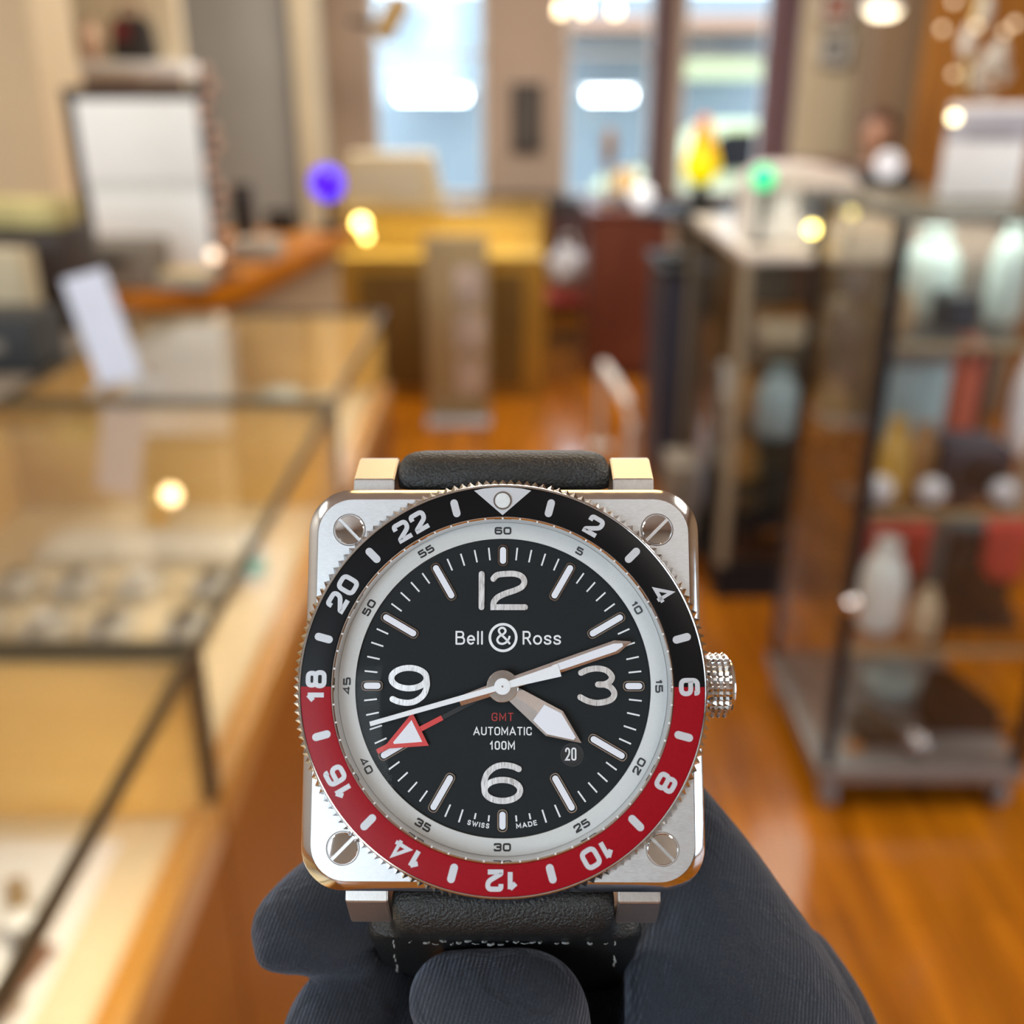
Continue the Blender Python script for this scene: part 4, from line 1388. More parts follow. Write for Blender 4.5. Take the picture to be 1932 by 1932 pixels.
steel_brushed = mat('brushed_steel', (.66, .68, .70), rough=.40, metal=1, vary=.10, scale=3.0, stretch=(.7, 9, 4), rvary=.07, bump=.22, bscale=4, bdist=.00002)
_mp = [n for n in steel_brushed.node_tree.nodes if n.type == 'MAPPING'][0]
_mp.inputs['Rotation'].default_value = (0, 0, math.radians(-38))
steel_polished = mat('polished_steel', (.70, .71, .72), rough=.13, metal=1, vary=.03, scale=.8, rvary=.03)
steel_mirror = mat('mirror_steel', (.80, .78, .77), rough=.05, metal=1, vary=.02, scale=.8)
steel_satin = mat('satin_steel', (.62, .60, .58), rough=.38, metal=1, vary=.10, scale=2.5, stretch=(8, 1, 1), rvary=.06)
black_dial = mat('matte_black_dial', (.0085, .0120, .0140), rough=.62, spec=.22, vary=.08, scale=6)
black_insert = mat('black_anodised', (.0045, .0045, .0055), rough=.34, spec=.14, vary=.05, scale=3)
red_insert = mat('red_anodised', (.30, .005, .012), rough=.36, spec=.12, vary=.06, scale=3)
silver_print = mat('silver_print', (.56, .58, .62), rough=.45, metal=.25, vary=.10, scale=14)
white_print = mat('white_print', (.80, .82, .84), rough=.5, vary=.02, scale=5)
black_print = mat('black_print', (.008, .008, .009), rough=.5, vary=.05, scale=5)
red_print = mat('red_print', (.42, .03, .025), rough=.5, vary=.05, scale=5)
ring_white = mat('off_white_ring', (.62, .64, .63), rough=.5, vary=.02, scale=3)
lume = mat('luminous_white', (.78, .80, .86), rough=.55, vary=.02, scale=6)
numeral_steel = mat('brushed_numeral', (.80, .80, .80), rough=.36, metal=.9, vary=.22, scale=1.6, stretch=(9, .6, 1), rvary=.1)
hand_steel = mat('hand_steel', (.80, .79, .78), rough=.14, metal=.9, vary=.03, scale=2)
hand_white = mat('white_hand_paint', (.80, .83, .86), rough=.45, vary=.02, scale=3)
hand_red = mat('red_hand_paint', (.62, .045, .04), rough=.45, vary=.03, scale=3)
leather = mat('black_leather', (.010, .0115, .012), rough=.34, spec=.5, vary=.2, scale=2, bump=.9, bscale=3.4, bdist=.00025)
thread = mat('grey_thread', (.24, .25, .25), rough=.8, vary=.4, scale=4)
crystal_m = glass('sapphire_crystal', (.985, .99, 1), refl=.004)

watch = bpy.data.objects.new('wristwatch', None)
link(watch)
watch.empty_display_size = 5
watch.matrix_world = W_M
tag(watch, 'square steel wristwatch with black dial and black-and-red bezel held up in a gloved hand', 'watch')


def rsq(h, r, z, n=9):
    out = []
    for k, (cx, cy) in enumerate(((1, 1), (-1, 1), (-1, -1), (1, -1))):
        for i in range(n + 1):
            a = PI / 2 * (k + i / n)
            out.append(((h - r) * cx + r * math.cos(a), (h - r) * cy + r * math.sin(a), z))
        nx, ny = ((-1, 1), (-1, -1), (1, -1), (1, 1))[k]
        p, e = out[-1], PI / 2 * (k + 1)
        q = ((h - r) * nx + r * math.cos(e), (h - r) * ny + r * math.sin(e))
        for i in range(1, 16):
            out.append((p[0] + (q[0] - p[0]) * i / 16, p[1] + (q[1] - p[1]) * i / 16, z))
    return out


def loft(bm, loops, mis, cap_lo=None, cap_hi=None):
    rs = [[bm.verts.new(p) for p in L] for L in loops]
    n = len(rs[0])
    for k, (A, B) in enumerate(zip(rs, rs[1:])):
        for i in range(n):
            j = (i + 1) % n
            bm.faces.new((A[i], A[j], B[j], B[i])).material_index = mis[k]
    if cap_lo is not None:
        bm.faces.new(list(reversed(rs[0]))).material_index = cap_lo
    if cap_hi is not None:
        bm.faces.new(rs[-1]).material_index = cap_hi


bm = bmesh.new()
loft(bm, [rsq(18.6, 3.6, -8.2), rsq(20.4, 4.2, -7.2), rsq(20.9, 4.5, -6.0), rsq(21.0, 4.55, -.35), rsq(20.92, 4.5, -.22),
          rsq(19.9, 3.75, .74), rsq(19.78, 3.65, .80)], [1, 1, 1, 0, 0, 0], 1, None)
bm.verts.ensure_lookup_table()
top = rsq(19.78, 3.65, .80)
nt_ = len(top)
lastring = list(bm.verts)[-nt_:]
inner = []
for x, y, z in top:
    k = 20.6 / math.hypot(x, y) if math.hypot(x, y) > 20.6 else 1
    a = math.atan2(y, x)
    inner.append((a, math.cos(a), math.sin(a)))
i1 = [bm.verts.new((c * 19.4, s_ * 19.4, .80)) for a, c, s_ in inner]
i2 = [bm.verts.new((c * 19.4, s_ * 19.4, -1.5)) for a, c, s_ in inner]
for i in range(nt_):
    j = (i + 1) % nt_
    bm.faces.new((lastring[i], lastring[j], i1[j], i1[i])).material_index = 1
    bm.faces.new((i1[i], i1[j], i2[j], i2[i])).material_index = 0
obj('case', bm, [steel_polished, steel_brushed], watch, 20)

# screws
for sx, sy in ((-1, 1), (1, 1), (-1, -1), (1, -1)):
    bm = bmesh.new()
    n = 40
    # two half discs either side of the slot, slightly domed, and the floor of the slot
    R, hw = 1.58, .17
    for side in (1, -1):
        a0 = math.asin(hw / R)
        arc = [(R * math.cos(a0 + (PI - 2 * a0) * i / n), side * R * math.sin(a0 + (PI - 2 * a0) * i / n)) for i in range(n + 1)]
        rim, edge, low = [], [], []
        for x, y in arc:
            low.append(bm.verts.new((x, y, .45)))
            edge.append(bm.verts.new((x, y, .82)))
            k = .94
            rim.append(bm.verts.new((x * k, max(hw, abs(y) * k) * side, .92)))
        mid = [bm.verts.new((x * .94 * .5, max(hw, abs(y) * .5) * side, .965)) for x, y in arc]
        for A, B in ((low, edge), (edge, rim), (rim, mid)):
            for i in range(n):
                bm.faces.new((A[i], A[i + 1], B[i + 1], B[i]))
        bm.faces.new(mid)
        bm.faces.new((rim[0], edge[0], low[0], low[-1], edge[-1], rim[-1], mid[-1], mid[0]))
    box(bm, -1.5, 1.5, -hw, hw, .45, .62)
    bmesh.ops.rotate(bm, verts=bm.verts, cent=(0, 0, 0), matrix=Matrix.Rotation(math.radians(45 if sx * sy > 0 else -45), 3, 'Z'))
    sc = obj('screw', bm, steel_mirror, watch, 24)
    sc.location = (sx * 16.45, sy * 16.5, 0)
    bm = bmesh.new()
    lathe(bm, [(1.62, .70), (1.64, .83), (1.74, .83), (1.76, .79)], n=48)
    obj('screw_seat', bm, steel_polished, sc)

# lugs
def lug(sx, sy):
    bm = bmesh.new()
    prof = [(19.0, -1.75), (22.3, -1.75), (22.5, -1.85), (25.35, -5.5), (25.55, -6.1), (24.9, -8.6), (23.0, -9.6), (19.0, -8.4)]
    A = [bm.verts.new((12.06, y, z)) for y, z in prof]
    B = [bm.verts.new((16.5, y, z)) for y, z in prof]
    bm.faces.new(A)
    bm.faces.new(list(reversed(B)))
    for i in range(len(prof)):
        j = (i + 1) % len(prof)
        bm.faces.new((A[i], B[i], B[j], A[j]))
    es = [e for e in bm.edges if abs(e.verts[0].co.x - e.verts[1].co.x) < 1e-6]
    bmesh.ops.bevel(bm, geom=es, offset=.13, segments=2, affect='EDGES')
    for v in bm.verts:
        v.co.x *= sx
        v.co.y *= sy
    obj('lug', bm, steel_satin, watch, 15)


for sx, sy in ((-1, 1), (1, 1), (-1, -1), (1, -1)):
    lug(sx, sy)

# bezel : toothed steel ring
NT = 156
bm = bmesh.new()


def tooth_ring(r0, r1, z):
    out = []
    for i in range(NT * 2):
        a = 2 * PI * i / (NT * 2)
        r = r1 if i % 2 == 0 else r0
        out.append((r * math.cos(a), r * math.sin(a), z))
    return out


loft(bm, [tooth_ring(20.9, 20.9, .82), tooth_ring(21.3, 21.72, .92), tooth_ring(21.3, 21.78, 1.75), tooth_ring(21.18, 21.25, 2.20),
          tooth_ring(21.12, 21.12, 2.38), tooth_ring(21.0, 21.0, 2.44), tooth_ring(20.92, 20.92, 2.40), tooth_ring(20.9, 20.9, 2.2)], [0] * 7)
finish(bm, 20)
bezel = obj('bezel', bm, steel_polished, watch, 20, keep=True)
# insert : two half rings of colour on one ring
bm = bmesh.new()
prof = [(20.92, 2.2), (20.88, 2.37), (20.80, 2.40), (17.82, 2.40), (17.76, 2.36), (17.75, 2.0)]
n = 240
rings = [[bm.verts.new((r * math.cos(2 * PI * i / n), r * math.sin(2 * PI * i / n), z)) for i in range(n)] for r, z in prof]
for A, B in zip(rings, rings[1:]):
    for i in range(n):
        j = (i + 1) % n
        bm.faces.new((A[i], A[j], B[j], B[i])).material_index = 0 if i < n // 2 else 1
obj('bezel_insert', bm, [black_insert, red_insert], bezel, 25)


# ---- strokes
def fillet(pts, r, closed=False, n=5):
    """round the corners of a polyline; r is one radius or one per corner"""
    pts = [Vector((p[0], p[1])) for p in pts]
    N = len(pts)
    out = []
    for i, p in enumerate(pts):
        rr = r[i] if isinstance(r, (list, tuple)) else r
        if (not closed and i in (0, N - 1)) or rr <= 0:
            out.append(p)
            continue
        a, b = pts[(i - 1) % N] - p, pts[(i + 1) % N] - p
        k = min(rr, a.length * .5, b.length * .5)
        pa, pb = p + a.normalized() * k, p + b.normalized() * k
        for t in range(n + 1):
            t /= n
            out.append(pa * (1 - t) ** 2 + p * 2 * t * (1 - t) + pb * t * t)
    return out


def ribbon(bm, pts, w, z0, z1, closed=False, cap='round', mi=0):
    q = []
    for p in pts:
        p = Vector((p[0], p[1]))
        if not q or (p - q[-1]).length > 1e-5:
            q.append(p)
    if closed and (q[0] - q[-1]).length < 1e-5:
        q.pop()
    N = len(q)
    L, Rr = [], []
    for i in range(N):
        a = (q[i] - q[i - 1]) if (closed or i > 0) else (q[1] - q[0])
        b = (q[(i + 1) % N] - q[i]) if (closed or i < N - 1) else (q[-1] - q[-2])
        a, b = a.normalized(), b.normalized()
        na, nb = Vector((-a.y, a.x)), Vector((-b.y, b.x))
        m = na + nb
        if m.length < 1e-4:
            m = na
        m.normalize()
        k = 1 / max(.45, m.dot(na))
        L.append(q[i] + m * (w / 2 * k))
        Rr.append(q[i] - m * (w / 2 * k))
    def V(p, z):
        return bm.verts.new((p.x, p.y, z))
    Lt, Rt = [V(p, z1) for p in L], [V(p, z1) for p in Rr]
    Lb, Rb = [V(p, z0) for p in L], [V(p, z0) for p in Rr]
    for i in range(N if closed else N - 1):
        j = (i + 1) % N
        for f in ((Lt[i], Rt[i], Rt[j], Lt[j]), (Lb[i], Lt[i], Lt[j], Lb[j]), (Rt[i], Rb[i], Rb[j], Rt[j]), (Lb[i], Lb[j], Rb[j], Rb[i])):
            bm.faces.new(f).material_index = mi
    if not closed:
        for i, d in ((0, q[0] - q[1]), (N - 1, q[-1] - q[-2])):
            l, r_, lt, rt, lb, rb = L[i], Rr[i], Lt[i], Rt[i], Lb[i], Rb[i]
            if cap == 'round':
                d = d.normalized()
                s = (l - r_) / 2
                c = (l + r_) / 2
                ar = [c + s * math.cos(PI * k / 8) + d * (w / 2) * math.sin(PI * k / 8) for k in range(1, 8)]
                T = [lt] + [V(p, z1) for p in ar] + [rt]
                B = [lb] + [V(p, z0) for p in ar] + [rb]
                bm.faces.new(T).material_index = mi
                bm.faces.new(list(reversed(B))).material_index = mi
                for k in range(len(T) - 1):
                    bm.faces.new((T[k], B[k], B[k + 1], T[k + 1])).material_index = mi
            else:
                bm.faces.new((lt, lb, rb, rt)).material_index = mi


def G(ch, w, kind):
    """centre lines of a character in a box w wide and 1 high: list of (points, closed)"""
    r = .30 if kind == 'sq' else .5
    h = w / 2
    if kind == 'sq':
        return {
            '0': [(fillet([(0, 0), (w, 0), (w, 1), (0, 1)], r, True), True)],
            '1': [([(w * .72, 0), (w * .72, 1)], False), ([(w * .74, .97), (w * .74 - .34, .66)], False)],
            '2': [(fillet([(0, .70), (0, 1), (w, 1), (w, .56), (0, .10), (0, 0), (w, 0)], [0, .3, .3, .28, .05, 0, 0]), False)],
            '3': [(fillet([(0, .76), (0, 1), (w, 1), (w, .53), (w * .3, .53)], [0, .25, .25, .2, 0]), False),
                  (fillet([(w * .3, .53), (w, .53), (w, 0), (0, 0), (0, .24)], [0, .2, .25, .25, 0]), False)],
            '4': [([(w * .76, 0), (w * .76, 1), (0, .23), (w * 1.05, .23)], False)],
            '5': [(fillet([(w * .95, 1), (0, 1), (0, .56), (w, .56), (w, 0), (0, 0), (0, .2)], [0, .02, .02, .25, .25, .25, 0]), False)],
            '6': [(fillet([(w * .95, .80), (w * .95, 1), (0, 1), (0, 0), (w, 0), (w, .58), (0, .58)], [0, .2, .3, .3, .3, .3, 0]), False)],
            '8': [(fillet([(w * .05, .53), (w * .95, .53), (w * .95, 1), (w * .05, 1)], .24, True), True),
                  (fillet([(0, 0), (w, 0), (w, .53), (0, .53)], .26, True), True)],
        }[ch]
    el = lambda cx, cy, rx, ry, a0, a1, n=18: [(cx + rx * math.cos(math.radians(a0 + (a1 - a0) * i / n)), cy + ry * math.sin(math.radians(a0 + (a1 - a0) * i / n))) for i in range(n + 1)]
    sS = lambda H: [(x * w, y * H) for x, y in [tuple(p) for p in catmull([(.96, .80, 0), (.80, .95, 0), (.5, 1.0, 0), (.16, .92, 0), (.06, .74, 0), (.2, .58, 0), (.55, .49, 0), (.88, .38, 0), (.96, .22, 0), (.8, .05, 0), (.48, 0, 0), (.16, .05, 0), (0, .2, 0)], 5)] and
                    [(q.x, q.y) for q in catmull([(.96, .80, 0), (.80, .95, 0), (.5, 1.0, 0), (.16, .92, 0), (.06, .74, 0), (.2, .58, 0), (.55, .49, 0), (.88, .38, 0), (.96, .22, 0), (.8, .05, 0), (.48, 0, 0), (.16, .05, 0), (0, .2, 0)], 5)]]
    X = .66
    D = {
        'A': [([(0, 0), (h, 1), (w, 0)], False), ([(w * .17, .3), (w * .83, .3)], False)],
        'U': [(fillet([(0, 1), (0, 0), (w, 0), (w, 1)], [0, h, h, 0]), False)],
        'T': [([(0, 1), (w, 1)], False), ([(h, 1), (h, 0)], False)],
        'O': [(fillet([(0, 0), (w, 0), (w, 1), (0, 1)], h, True), True)],
        '0': [(fillet([(0, 0), (w, 0), (w, 1), (0, 1)], h, True, 7), True)],
        'M': [([(0, 0), (0, 1), (h, .25), (w, 1), (w, 0)], False)],
        'I': [([(h, 0), (h, 1)], False)],
        'C': [(fillet([(w, .74), (w, 1), (0, 1), (0, 0), (w, 0), (w, .26)], [0, h, h, h, h, 0]), False)],
        'G': [(fillet([(w, .74), (w, 1), (0, 1), (0, 0), (w, 0), (w, .46), (w * .55, .46)], [0, h, h, h, h, 0, 0]), False)],
        'S': [(sS(1), False)],
        's': [(sS(X), False)],
        'W': [([(0, 1), (w * .27, 0), (h, .8), (w * .73, 0), (w, 1)], False)],
        'D': [(fillet([(0, 0), (0, 1), (w, 1), (w, 0)], [0, 0, .5, .5], True), True)],
        'E': [([(w, 0), (0, 0), (0, 1), (w, 1)], False), ([(0, .52), (w * .85, .52)], False)],
        '1': [([(w * .75, 0), (w * .75, 1), (w * .15, .68)], False)],
        '2': [([(q.x * w, q.y) for q in catmull([(0, .75, 0), (.1, .92, 0), (.5, 1, 0), (.9, .9, 0), (1, .68, 0), (.85, .45, 0), (.4, .2, 0), (0, 0, 0)], 5)] + [(w, 0)], False)],
        'B': [(fillet([(0, 0), (0, 1), (w * .88, 1), (w * .88, .54), (0, .54)], [0, 0, .25, .25, 0]), False),
              (fillet([(0, .54), (w, .54), (w, 0), (0, 0)], [0, .28, .28, 0]), False)],
        'R': [(fillet([(0, 0), (0, 1), (w * .9, 1), (w * .9, .48), (0, .48)], [0, 0, .28, .28, 0]), False), ([(w * .5, .48), (w, 0)], False)],
        'l': [([(h, 0), (h, 1)], False)],
        'e': [([(0, X * .5), (w, X * .5)] + el(h, X / 2, h, X / 2, 0, 312, 22)[1:], False)],
        'o': [(el(h, X / 2, h, X / 2, 0, 345, 23), True)],
    }
    return D[ch]


def write(bm, text, height, stroke, widths, gap, place, z0, z1, kind='r', cap='round'):
    """text centred on place(x, y): y from 0 (base) to height, outer size"""
    hc = height - stroke
    ws = [widths[c] * height for c in text]
    total = sum(ws) + gap * (len(text) - 1)
    x = -total / 2
    for c, wd in zip(text, ws):
        if c != ' ':
            for si, (pts, closed) in enumerate(G(c, max(.001, (wd - stroke)) / hc, kind)):
                q = [place(x + stroke / 2 + p[0] * hc, stroke / 2 + p[1] * hc) for p in pts]
                ribbon(bm, q, stroke * (.82 if c == '4' and kind == 'sq' else 1), z0, z1 + .004 * si, closed, cap)
        x += wd + gap


def radial(ang, r, inward=False):
    """text frame on the dial: ang in degrees clockwise from twelve, base of the letters at r"""
    a = math.radians(ang)
    er, et = Vector((math.sin(a), math.cos(a))), Vector((math.cos(a), -math.sin(a)))
    if inward:
        return lambda x, y: er * (r - y) - et * x
    return lambda x, y: er * (r + y) + et * x


BW = {'0': .86, '1': .60, '2': .84, '3': .86, '4': .90, '5': .86, '6': .86, '8': .86}
for hh in range(2, 24, 2):
    bm = bmesh.new()
    write(bm, str(hh), 2.16, .49, BW, .22 if hh > 9 else 0, radial(hh * 15, 18.22), 2.385, 2.43, 'sq', 'flat')
    obj('bezel_numeral', bm, silver_print, bezel)
for hh in range(1, 24, 2):
    bm = bmesh.new()
    pl = radial(hh * 15, 18.22)
    ribbon(bm, [pl(0, .48), pl(0, 1.62)], .80, 2.385, 2.43)
    obj('bezel_marker', bm, silver_print, bezel)
bm = bmesh.new()
prism(bm, [(-3.02, 20.50), (-2.0, 20.72), (-1, 20.82), (0, 20.85), (1, 20.82), (2.0, 20.72), (3.02, 20.50), (0, 17.88)], 2.385, 2.425)
tri = obj('bezel_triangle', bm, silver_print, bezel)
bm = bmesh.new()
lathe(bm, [(1.0, 2.42), (.97, 2.56), (.84, 2.56), (.82, 2.46)], (0, 19.43, 0), 40)
obj('pip_ring', bm, steel_polished, bezel)
bm = bmesh.new()
lathe(bm, [(.83, 2.43), (.80, 2.50), (.5, 2.545), (0, 2.56)], (0, 19.43, 0), 40)
obj('luminous_pip', bm, mat('pip_white', (.72, .75, .76), rough=.15, vary=.06, scale=2), bezel)

# rehaut, chapter ring, dial
bm = bmesh.new()
lathe(bm, [(17.76, 2.0), (17.74, 2.34), (17.62, 2.40), (17.50, 2.30), (17.46, 2.05), (17.40, 1.2), (17.30, .62)], n=160)
rehaut = obj('inner_rim', bm, steel_mirror, watch, 25)
bm = bmesh.new()
for i in range(60):
    pl = radial(i * 6, 17.49)
    ribbon(bm, [pl(0, -.03), pl(0, .14)], .17, 2.22, 2.42, cap='flat')
obj('rim_tick_reflections', bm, white_print, rehaut)  # white marks paint the minute ticks' reflection onto the steel rim
bm = bmesh.new()
lathe(bm, [(17.34, .3), (17.33, .60), (17.27, .64), (15.75, .30), (15.60, .26), (15.60, -.1)], n=160)
chap = obj('chapter_ring', bm, ring_white, watch, 25)
CW = {'0': 1.06, '1': .55, '2': 1.0, '3': 1.02, '4': 1.06, '5': 1.02, '6': 1.04}
for m5 in range(5, 65, 5):
    inw = 20 <= m5 <= 40
    bm = bmesh.new()
    write(bm, str(m5), .80, .185, CW, .12, radial(m5 * 6, 16.82 if inw else 16.03, inw), .30, .60, 'sq', 'flat')
    # lay the print on the sloping ring
    for v in bm.verts:
        rr = Vector((v.co.x, v.co.y)).length
        base = .30 + (rr - 15.75) * (.34 / 1.52)
        v.co.z = base + (.035 if v.co.z > .5 else -.01)
    obj('minute_numeral', bm, black_print, chap)

bm = bmesh.new()
lathe(bm, [(15.72, -.3), (15.72, 0), (8, 0), (0, 0)], n=128)
dial = obj('dial', bm, black_dial, watch)
bm = bmesh.new()
for i in range(60):
    if i % 5 == 0:
        continue
    short = i in (28, 29, 31, 32)
    pl = radial(i * 6, 0)
    ribbon(bm, [pl(0, 13.37), pl(0, 13.98 if short else 14.72)], .17, .0, .035, cap='flat')
obj('minute_track', bm, white_print, dial)
for h in range(12):
    long_ = h % 3 != 0
    r0, r1 = (10.50, 14.88) if long_ else (12.72, 14.90)
    pl = radial(h * 30, 0)
    bm = bmesh.new()
    hw = .52
    ring = fillet([(-hw, r0), (hw, r0), (hw, r1), (-hw, r1)], hw, True, 8)
    ribbon(bm, [pl(p.x * .93, p.y) for p in ring], .11, .0, .19, closed=True)
    mk = obj('hour_marker', bm, steel_mirror, dial)
    bm = bmesh.new()
    ribbon(bm, [pl(0, r0 + .5), pl(0, r1 - .5)], .98, 0, .05)
    obj('marker_bed', bm, black_dial, mk)
    bm = bmesh.new()
    ribbon(bm, [pl(0, r0 + .52), pl(0, r1 - .52)], .66, 0, .15)
    obj('marker_lume', bm, lume, mk)

ST = .62
def numeral(strokes):
    bm = bmesh.new()
    for si, (pts, closed) in enumerate(strokes):
        ribbon(bm, pts, ST, 0, .20 + .006 * si, closed)
    obj('hour_numeral', bm, numeral_steel, dial, 30)


def cm(pts, closed=False, n=8):
    return [(q.x, q.y) for q in catmull([(x, y, 0) for x, y in pts], n, closed)]


bow = cm([(-1.03, 11.30), (-.62, 11.70), (.25, 11.83), (1.25, 11.83), (2.0, 11.56), (2.29, 11.0), (2.02, 10.45), (1.3, 10.08), (.3, 9.74), (-.5, 9.36), (-.90, 8.95), (-1.02, 8.62)])
numeral([([(-2.28, 8.28), (-2.28, 11.82)], False), (bow + [(-1.02, 8.28), (2.36, 8.28)], False)])
numeral([(cm([(8.27, 1.38), (9.03, 1.70), (10.0, 1.83), (10.95, 1.62), (11.50, 1.02), (11.30, .48), (10.66, .17), (10.05, .16)]), False),
         (cm([(10.05, .16), (10.70, .15), (11.42, -.18), (11.76, -.84), (11.30, -1.45), (10.1, -1.74), (9.03, -1.58), (8.17, -1.16)]), False)])


def nine(cx, cy, s):
    def mp_(p):
        return (cx + s * (p[0] + 9.90), cy + s * (p[1] - .05))
    bowl = [(-9.92 + 1.86 * math.cos(2 * PI * i / 40), .80 + 1.07 * math.sin(2 * PI * i / 40)) for i in range(40)]
    tail = cm([(-8.06, .80), (-8.02, -.02), (-8.34, -.90), (-9.10, -1.54), (-9.98, -1.77), (-10.96, -1.65), (-11.62, -1.38)])
    numeral([([mp_(p) for p in bowl], True), ([mp_(p) for p in tail], False)])


nine(-9.90, .05, 1)
nine(-.03, -9.99, -1)

# lettering on the dial
LW = {'B': .70, 'e': .60, 'l': .16, 'R': .64, 'o': .66, 's': .58}
bm = bmesh.new()
write(bm, 'Bell', 1.46, .19, LW, .19, lambda x, y: (-3.57 + x, 4.31 + y), 0, .035)
write(bm, 'Ross', 1.46, .19, LW, .17, lambda x, y: (4.15 + x, 4.31 + y), 0, .035)
ribbon(bm, [(.02 + 1.40 * math.cos(2 * PI * i / 64), 5.07 + 1.40 * math.sin(2 * PI * i / 64)) for i in range(64)], .28, 0, .035, True)
amp = cm([(.74, 4.42), (.30, 4.92), (-.28, 5.44), (-.45, 5.80), (-.20, 6.05), (.12, 6.02), (.30, 5.74), (.10, 5.44), (-.42, 5.14), (-.62, 4.78), (-.42, 4.46), (0, 4.38), (.40, 4.56), (.66, 4.90), (.74, 5.12)])
ribbon(bm, [(x * .95, y + .03) for x, y in amp], .23, 0, .035)
obj('logo_lettering', bm, white_print, dial)
DW = {'A': .80, 'U': .68, 'T': .64, 'O': .70, 'M': .82, 'I': .17, 'C': .66, 'G': .70, '1': .46, '0': .62, 'S': .78, 'W': 1.25, 'D': .84, 'E': .72, '2': .55}
bm = bmesh.new()
write(bm, 'AUTOMATIC', .87, .125, DW, .125, lambda x, y: (-.02 + x, -5.12 + y), 0, .035)
write(bm, '100M', .90, .14, DW, .135, lambda x, y: (-.05 + x, -6.61 + y), 0, .035)
SW = {'S': .70, 'W': 1.2, 'I': .2, 'M': .98, 'A': .95, 'D': .86, 'E': .72}
for t, a0 in (('SWISS', 190.0), ('MADE', 170.0)):
    pl0 = radial(a0, 14.62, True)
    write(bm, t, .52, .10, SW, .12, lambda x, y: (lambda a, r: (r * math.sin(a), r * math.cos(a)))(math.radians(a0) - x / 14.4, 14.70 - y), 0, .035)
obj('dial_lettering', bm, white_print, dial)
bm = bmesh.new()
write(bm, 'GMT', .85, .10, DW, .22, lambda x, y: (-.02 + x, -3.65 + y), 0, .035)
obj('red_lettering', bm, red_print, dial)

# date
bm = bmesh.new()
lathe(bm, [(1.27, .0), (1.22, .05), (1.06, .05), (1.02, .02)], (7.28, -7.10, 0), 40)
dw = obj('date_window', bm, mat('date_rim', (.016, .02, .022), rough=.4, vary=.05), dial)
bm = bmesh.new()
lathe(bm, [(1.06, .024), (0, .024)], (7.24, -7.06, 0), 40)
obj('date_disc', bm, black_print, dw)
bm = bmesh.new()
write(bm, '20', 1.33, .165, {'2': .40, '0': .40}, .12, lambda x, y: (7.13 + x, -7.70 + y), .02, .055)
obj('date_digits', bm, white_print, dw)


# hands
def along(ang):
    a = math.radians(ang)
    e, t = Vector((math.sin(a), math.cos(a))), Vector((math.cos(a), -math.sin(a)))
    return lambda s, o: (e.x * s + t.x * o, e.y * s + t.y * o)


def ridged(bm, ang, prof, z, th, rise):
    """blade with a ridge down its middle: prof = (distance, half width)"""
    f = along(ang)
    hw = max(h for s, h in prof)
    rows = []
    for s, h in prof:
        zr = z + rise * h / hw
        pts = [(f(s, -h), z - th), (f(s, -h), z), (f(s, 0), zr), (f(s, h), z), (f(s, h), z - th)]
        rows.append([bm.verts.new((p[0], p[1], q)) for p, q in pts])
    for A, B in zip(rows, rows[1:]):
        for i in range(4):
            bm.faces.new((A[i], A[i + 1], B[i + 1], B[i]))
        bm.faces.new((A[4], A[0], B[0], B[4]))
    bm.faces.new(rows[0])
    bm.faces.new(rows[-1])


def disc(bm, r, z0, z1, dome=0, n=40):
    lathe(bm, [(r, z0), (r, z1 - .04), (r - .05, z1), (r * .5, z1 + dome * .7), (0, z1 + dome)], n=n)


# red-arrow hand
bm = bmesh.new()
f = along(242.6)
A0 = 242.6
prism(bm, [f(9.95, -.27), f(7.15, -.27), f(7.15, .27), f(9.95, .27)], .28, .38)
tri_o = [(9.70, -1.92), (9.70, 1.92), (13.55, .26), (14.78, .26), (14.78, -.26), (13.55, -.26)]
prism(bm, [f(s, o) for s, o in tri_o], .30, .42)
arrow = obj('red_arrow_hand', bm, hand_red, watch)
bm = bmesh.new()
prism(bm, [f(.2, -.24), f(.2, .24), f(7.2, .24), f(7.2, -.24)], .27, .36)
disc(bm, 1.3, .22, .36)
obj('arrow_shank', bm, black_print, arrow)
bm = bmesh.new()
prism(bm, [f(10.12, -1.26), f(10.12, 1.26), f(12.85, .10), f(12.85, -.10)], .36, .445)
obj('arrow_lume', bm, lume, arrow)
# hour hand
HA = 125.4
bm = bmesh.new()
ridged(bm, HA, [(.6, .80), (1.5, .86), (6.65, 1.56), (10.05, .03)], .62, .10, .66)
disc(bm, 1.55, .50, .66)
hourh = obj('hour_hand', bm, hand_steel, watch, 12)
f = along(HA)
bm = bmesh.new()
prism(bm, [f(4.62, -1.0), f(4.62, 1.0), f(6.62, 1.30), f(9.2, .17), f(9.2, -.17), f(6.62, -1.30)], .70, 1.31)
obj('hour_lume', bm, lume, hourh)
# minute hand
MA = 71.0
bm = bmesh.new()
ridged(bm, MA, [(-4.75, .50), (-1.2, .62), (1.2, .62), (1.5, .62), (12.65, .70), (14.25, .04)], 1.02, .10, .42)
disc(bm, 1.66, .92, 1.16, .06)
minh = obj('minute_hand', bm, hand_steel, watch, 12)
f = along(MA)
bm = bmesh.new()
prism(bm, [f(5.6, -.36), f(5.6, .36), f(12.4, .42), f(13.3, .16), f(13.3, -.16), f(12.4, -.42)], 1.1, 1.46)
obj('minute_lume', bm, lume, minh)
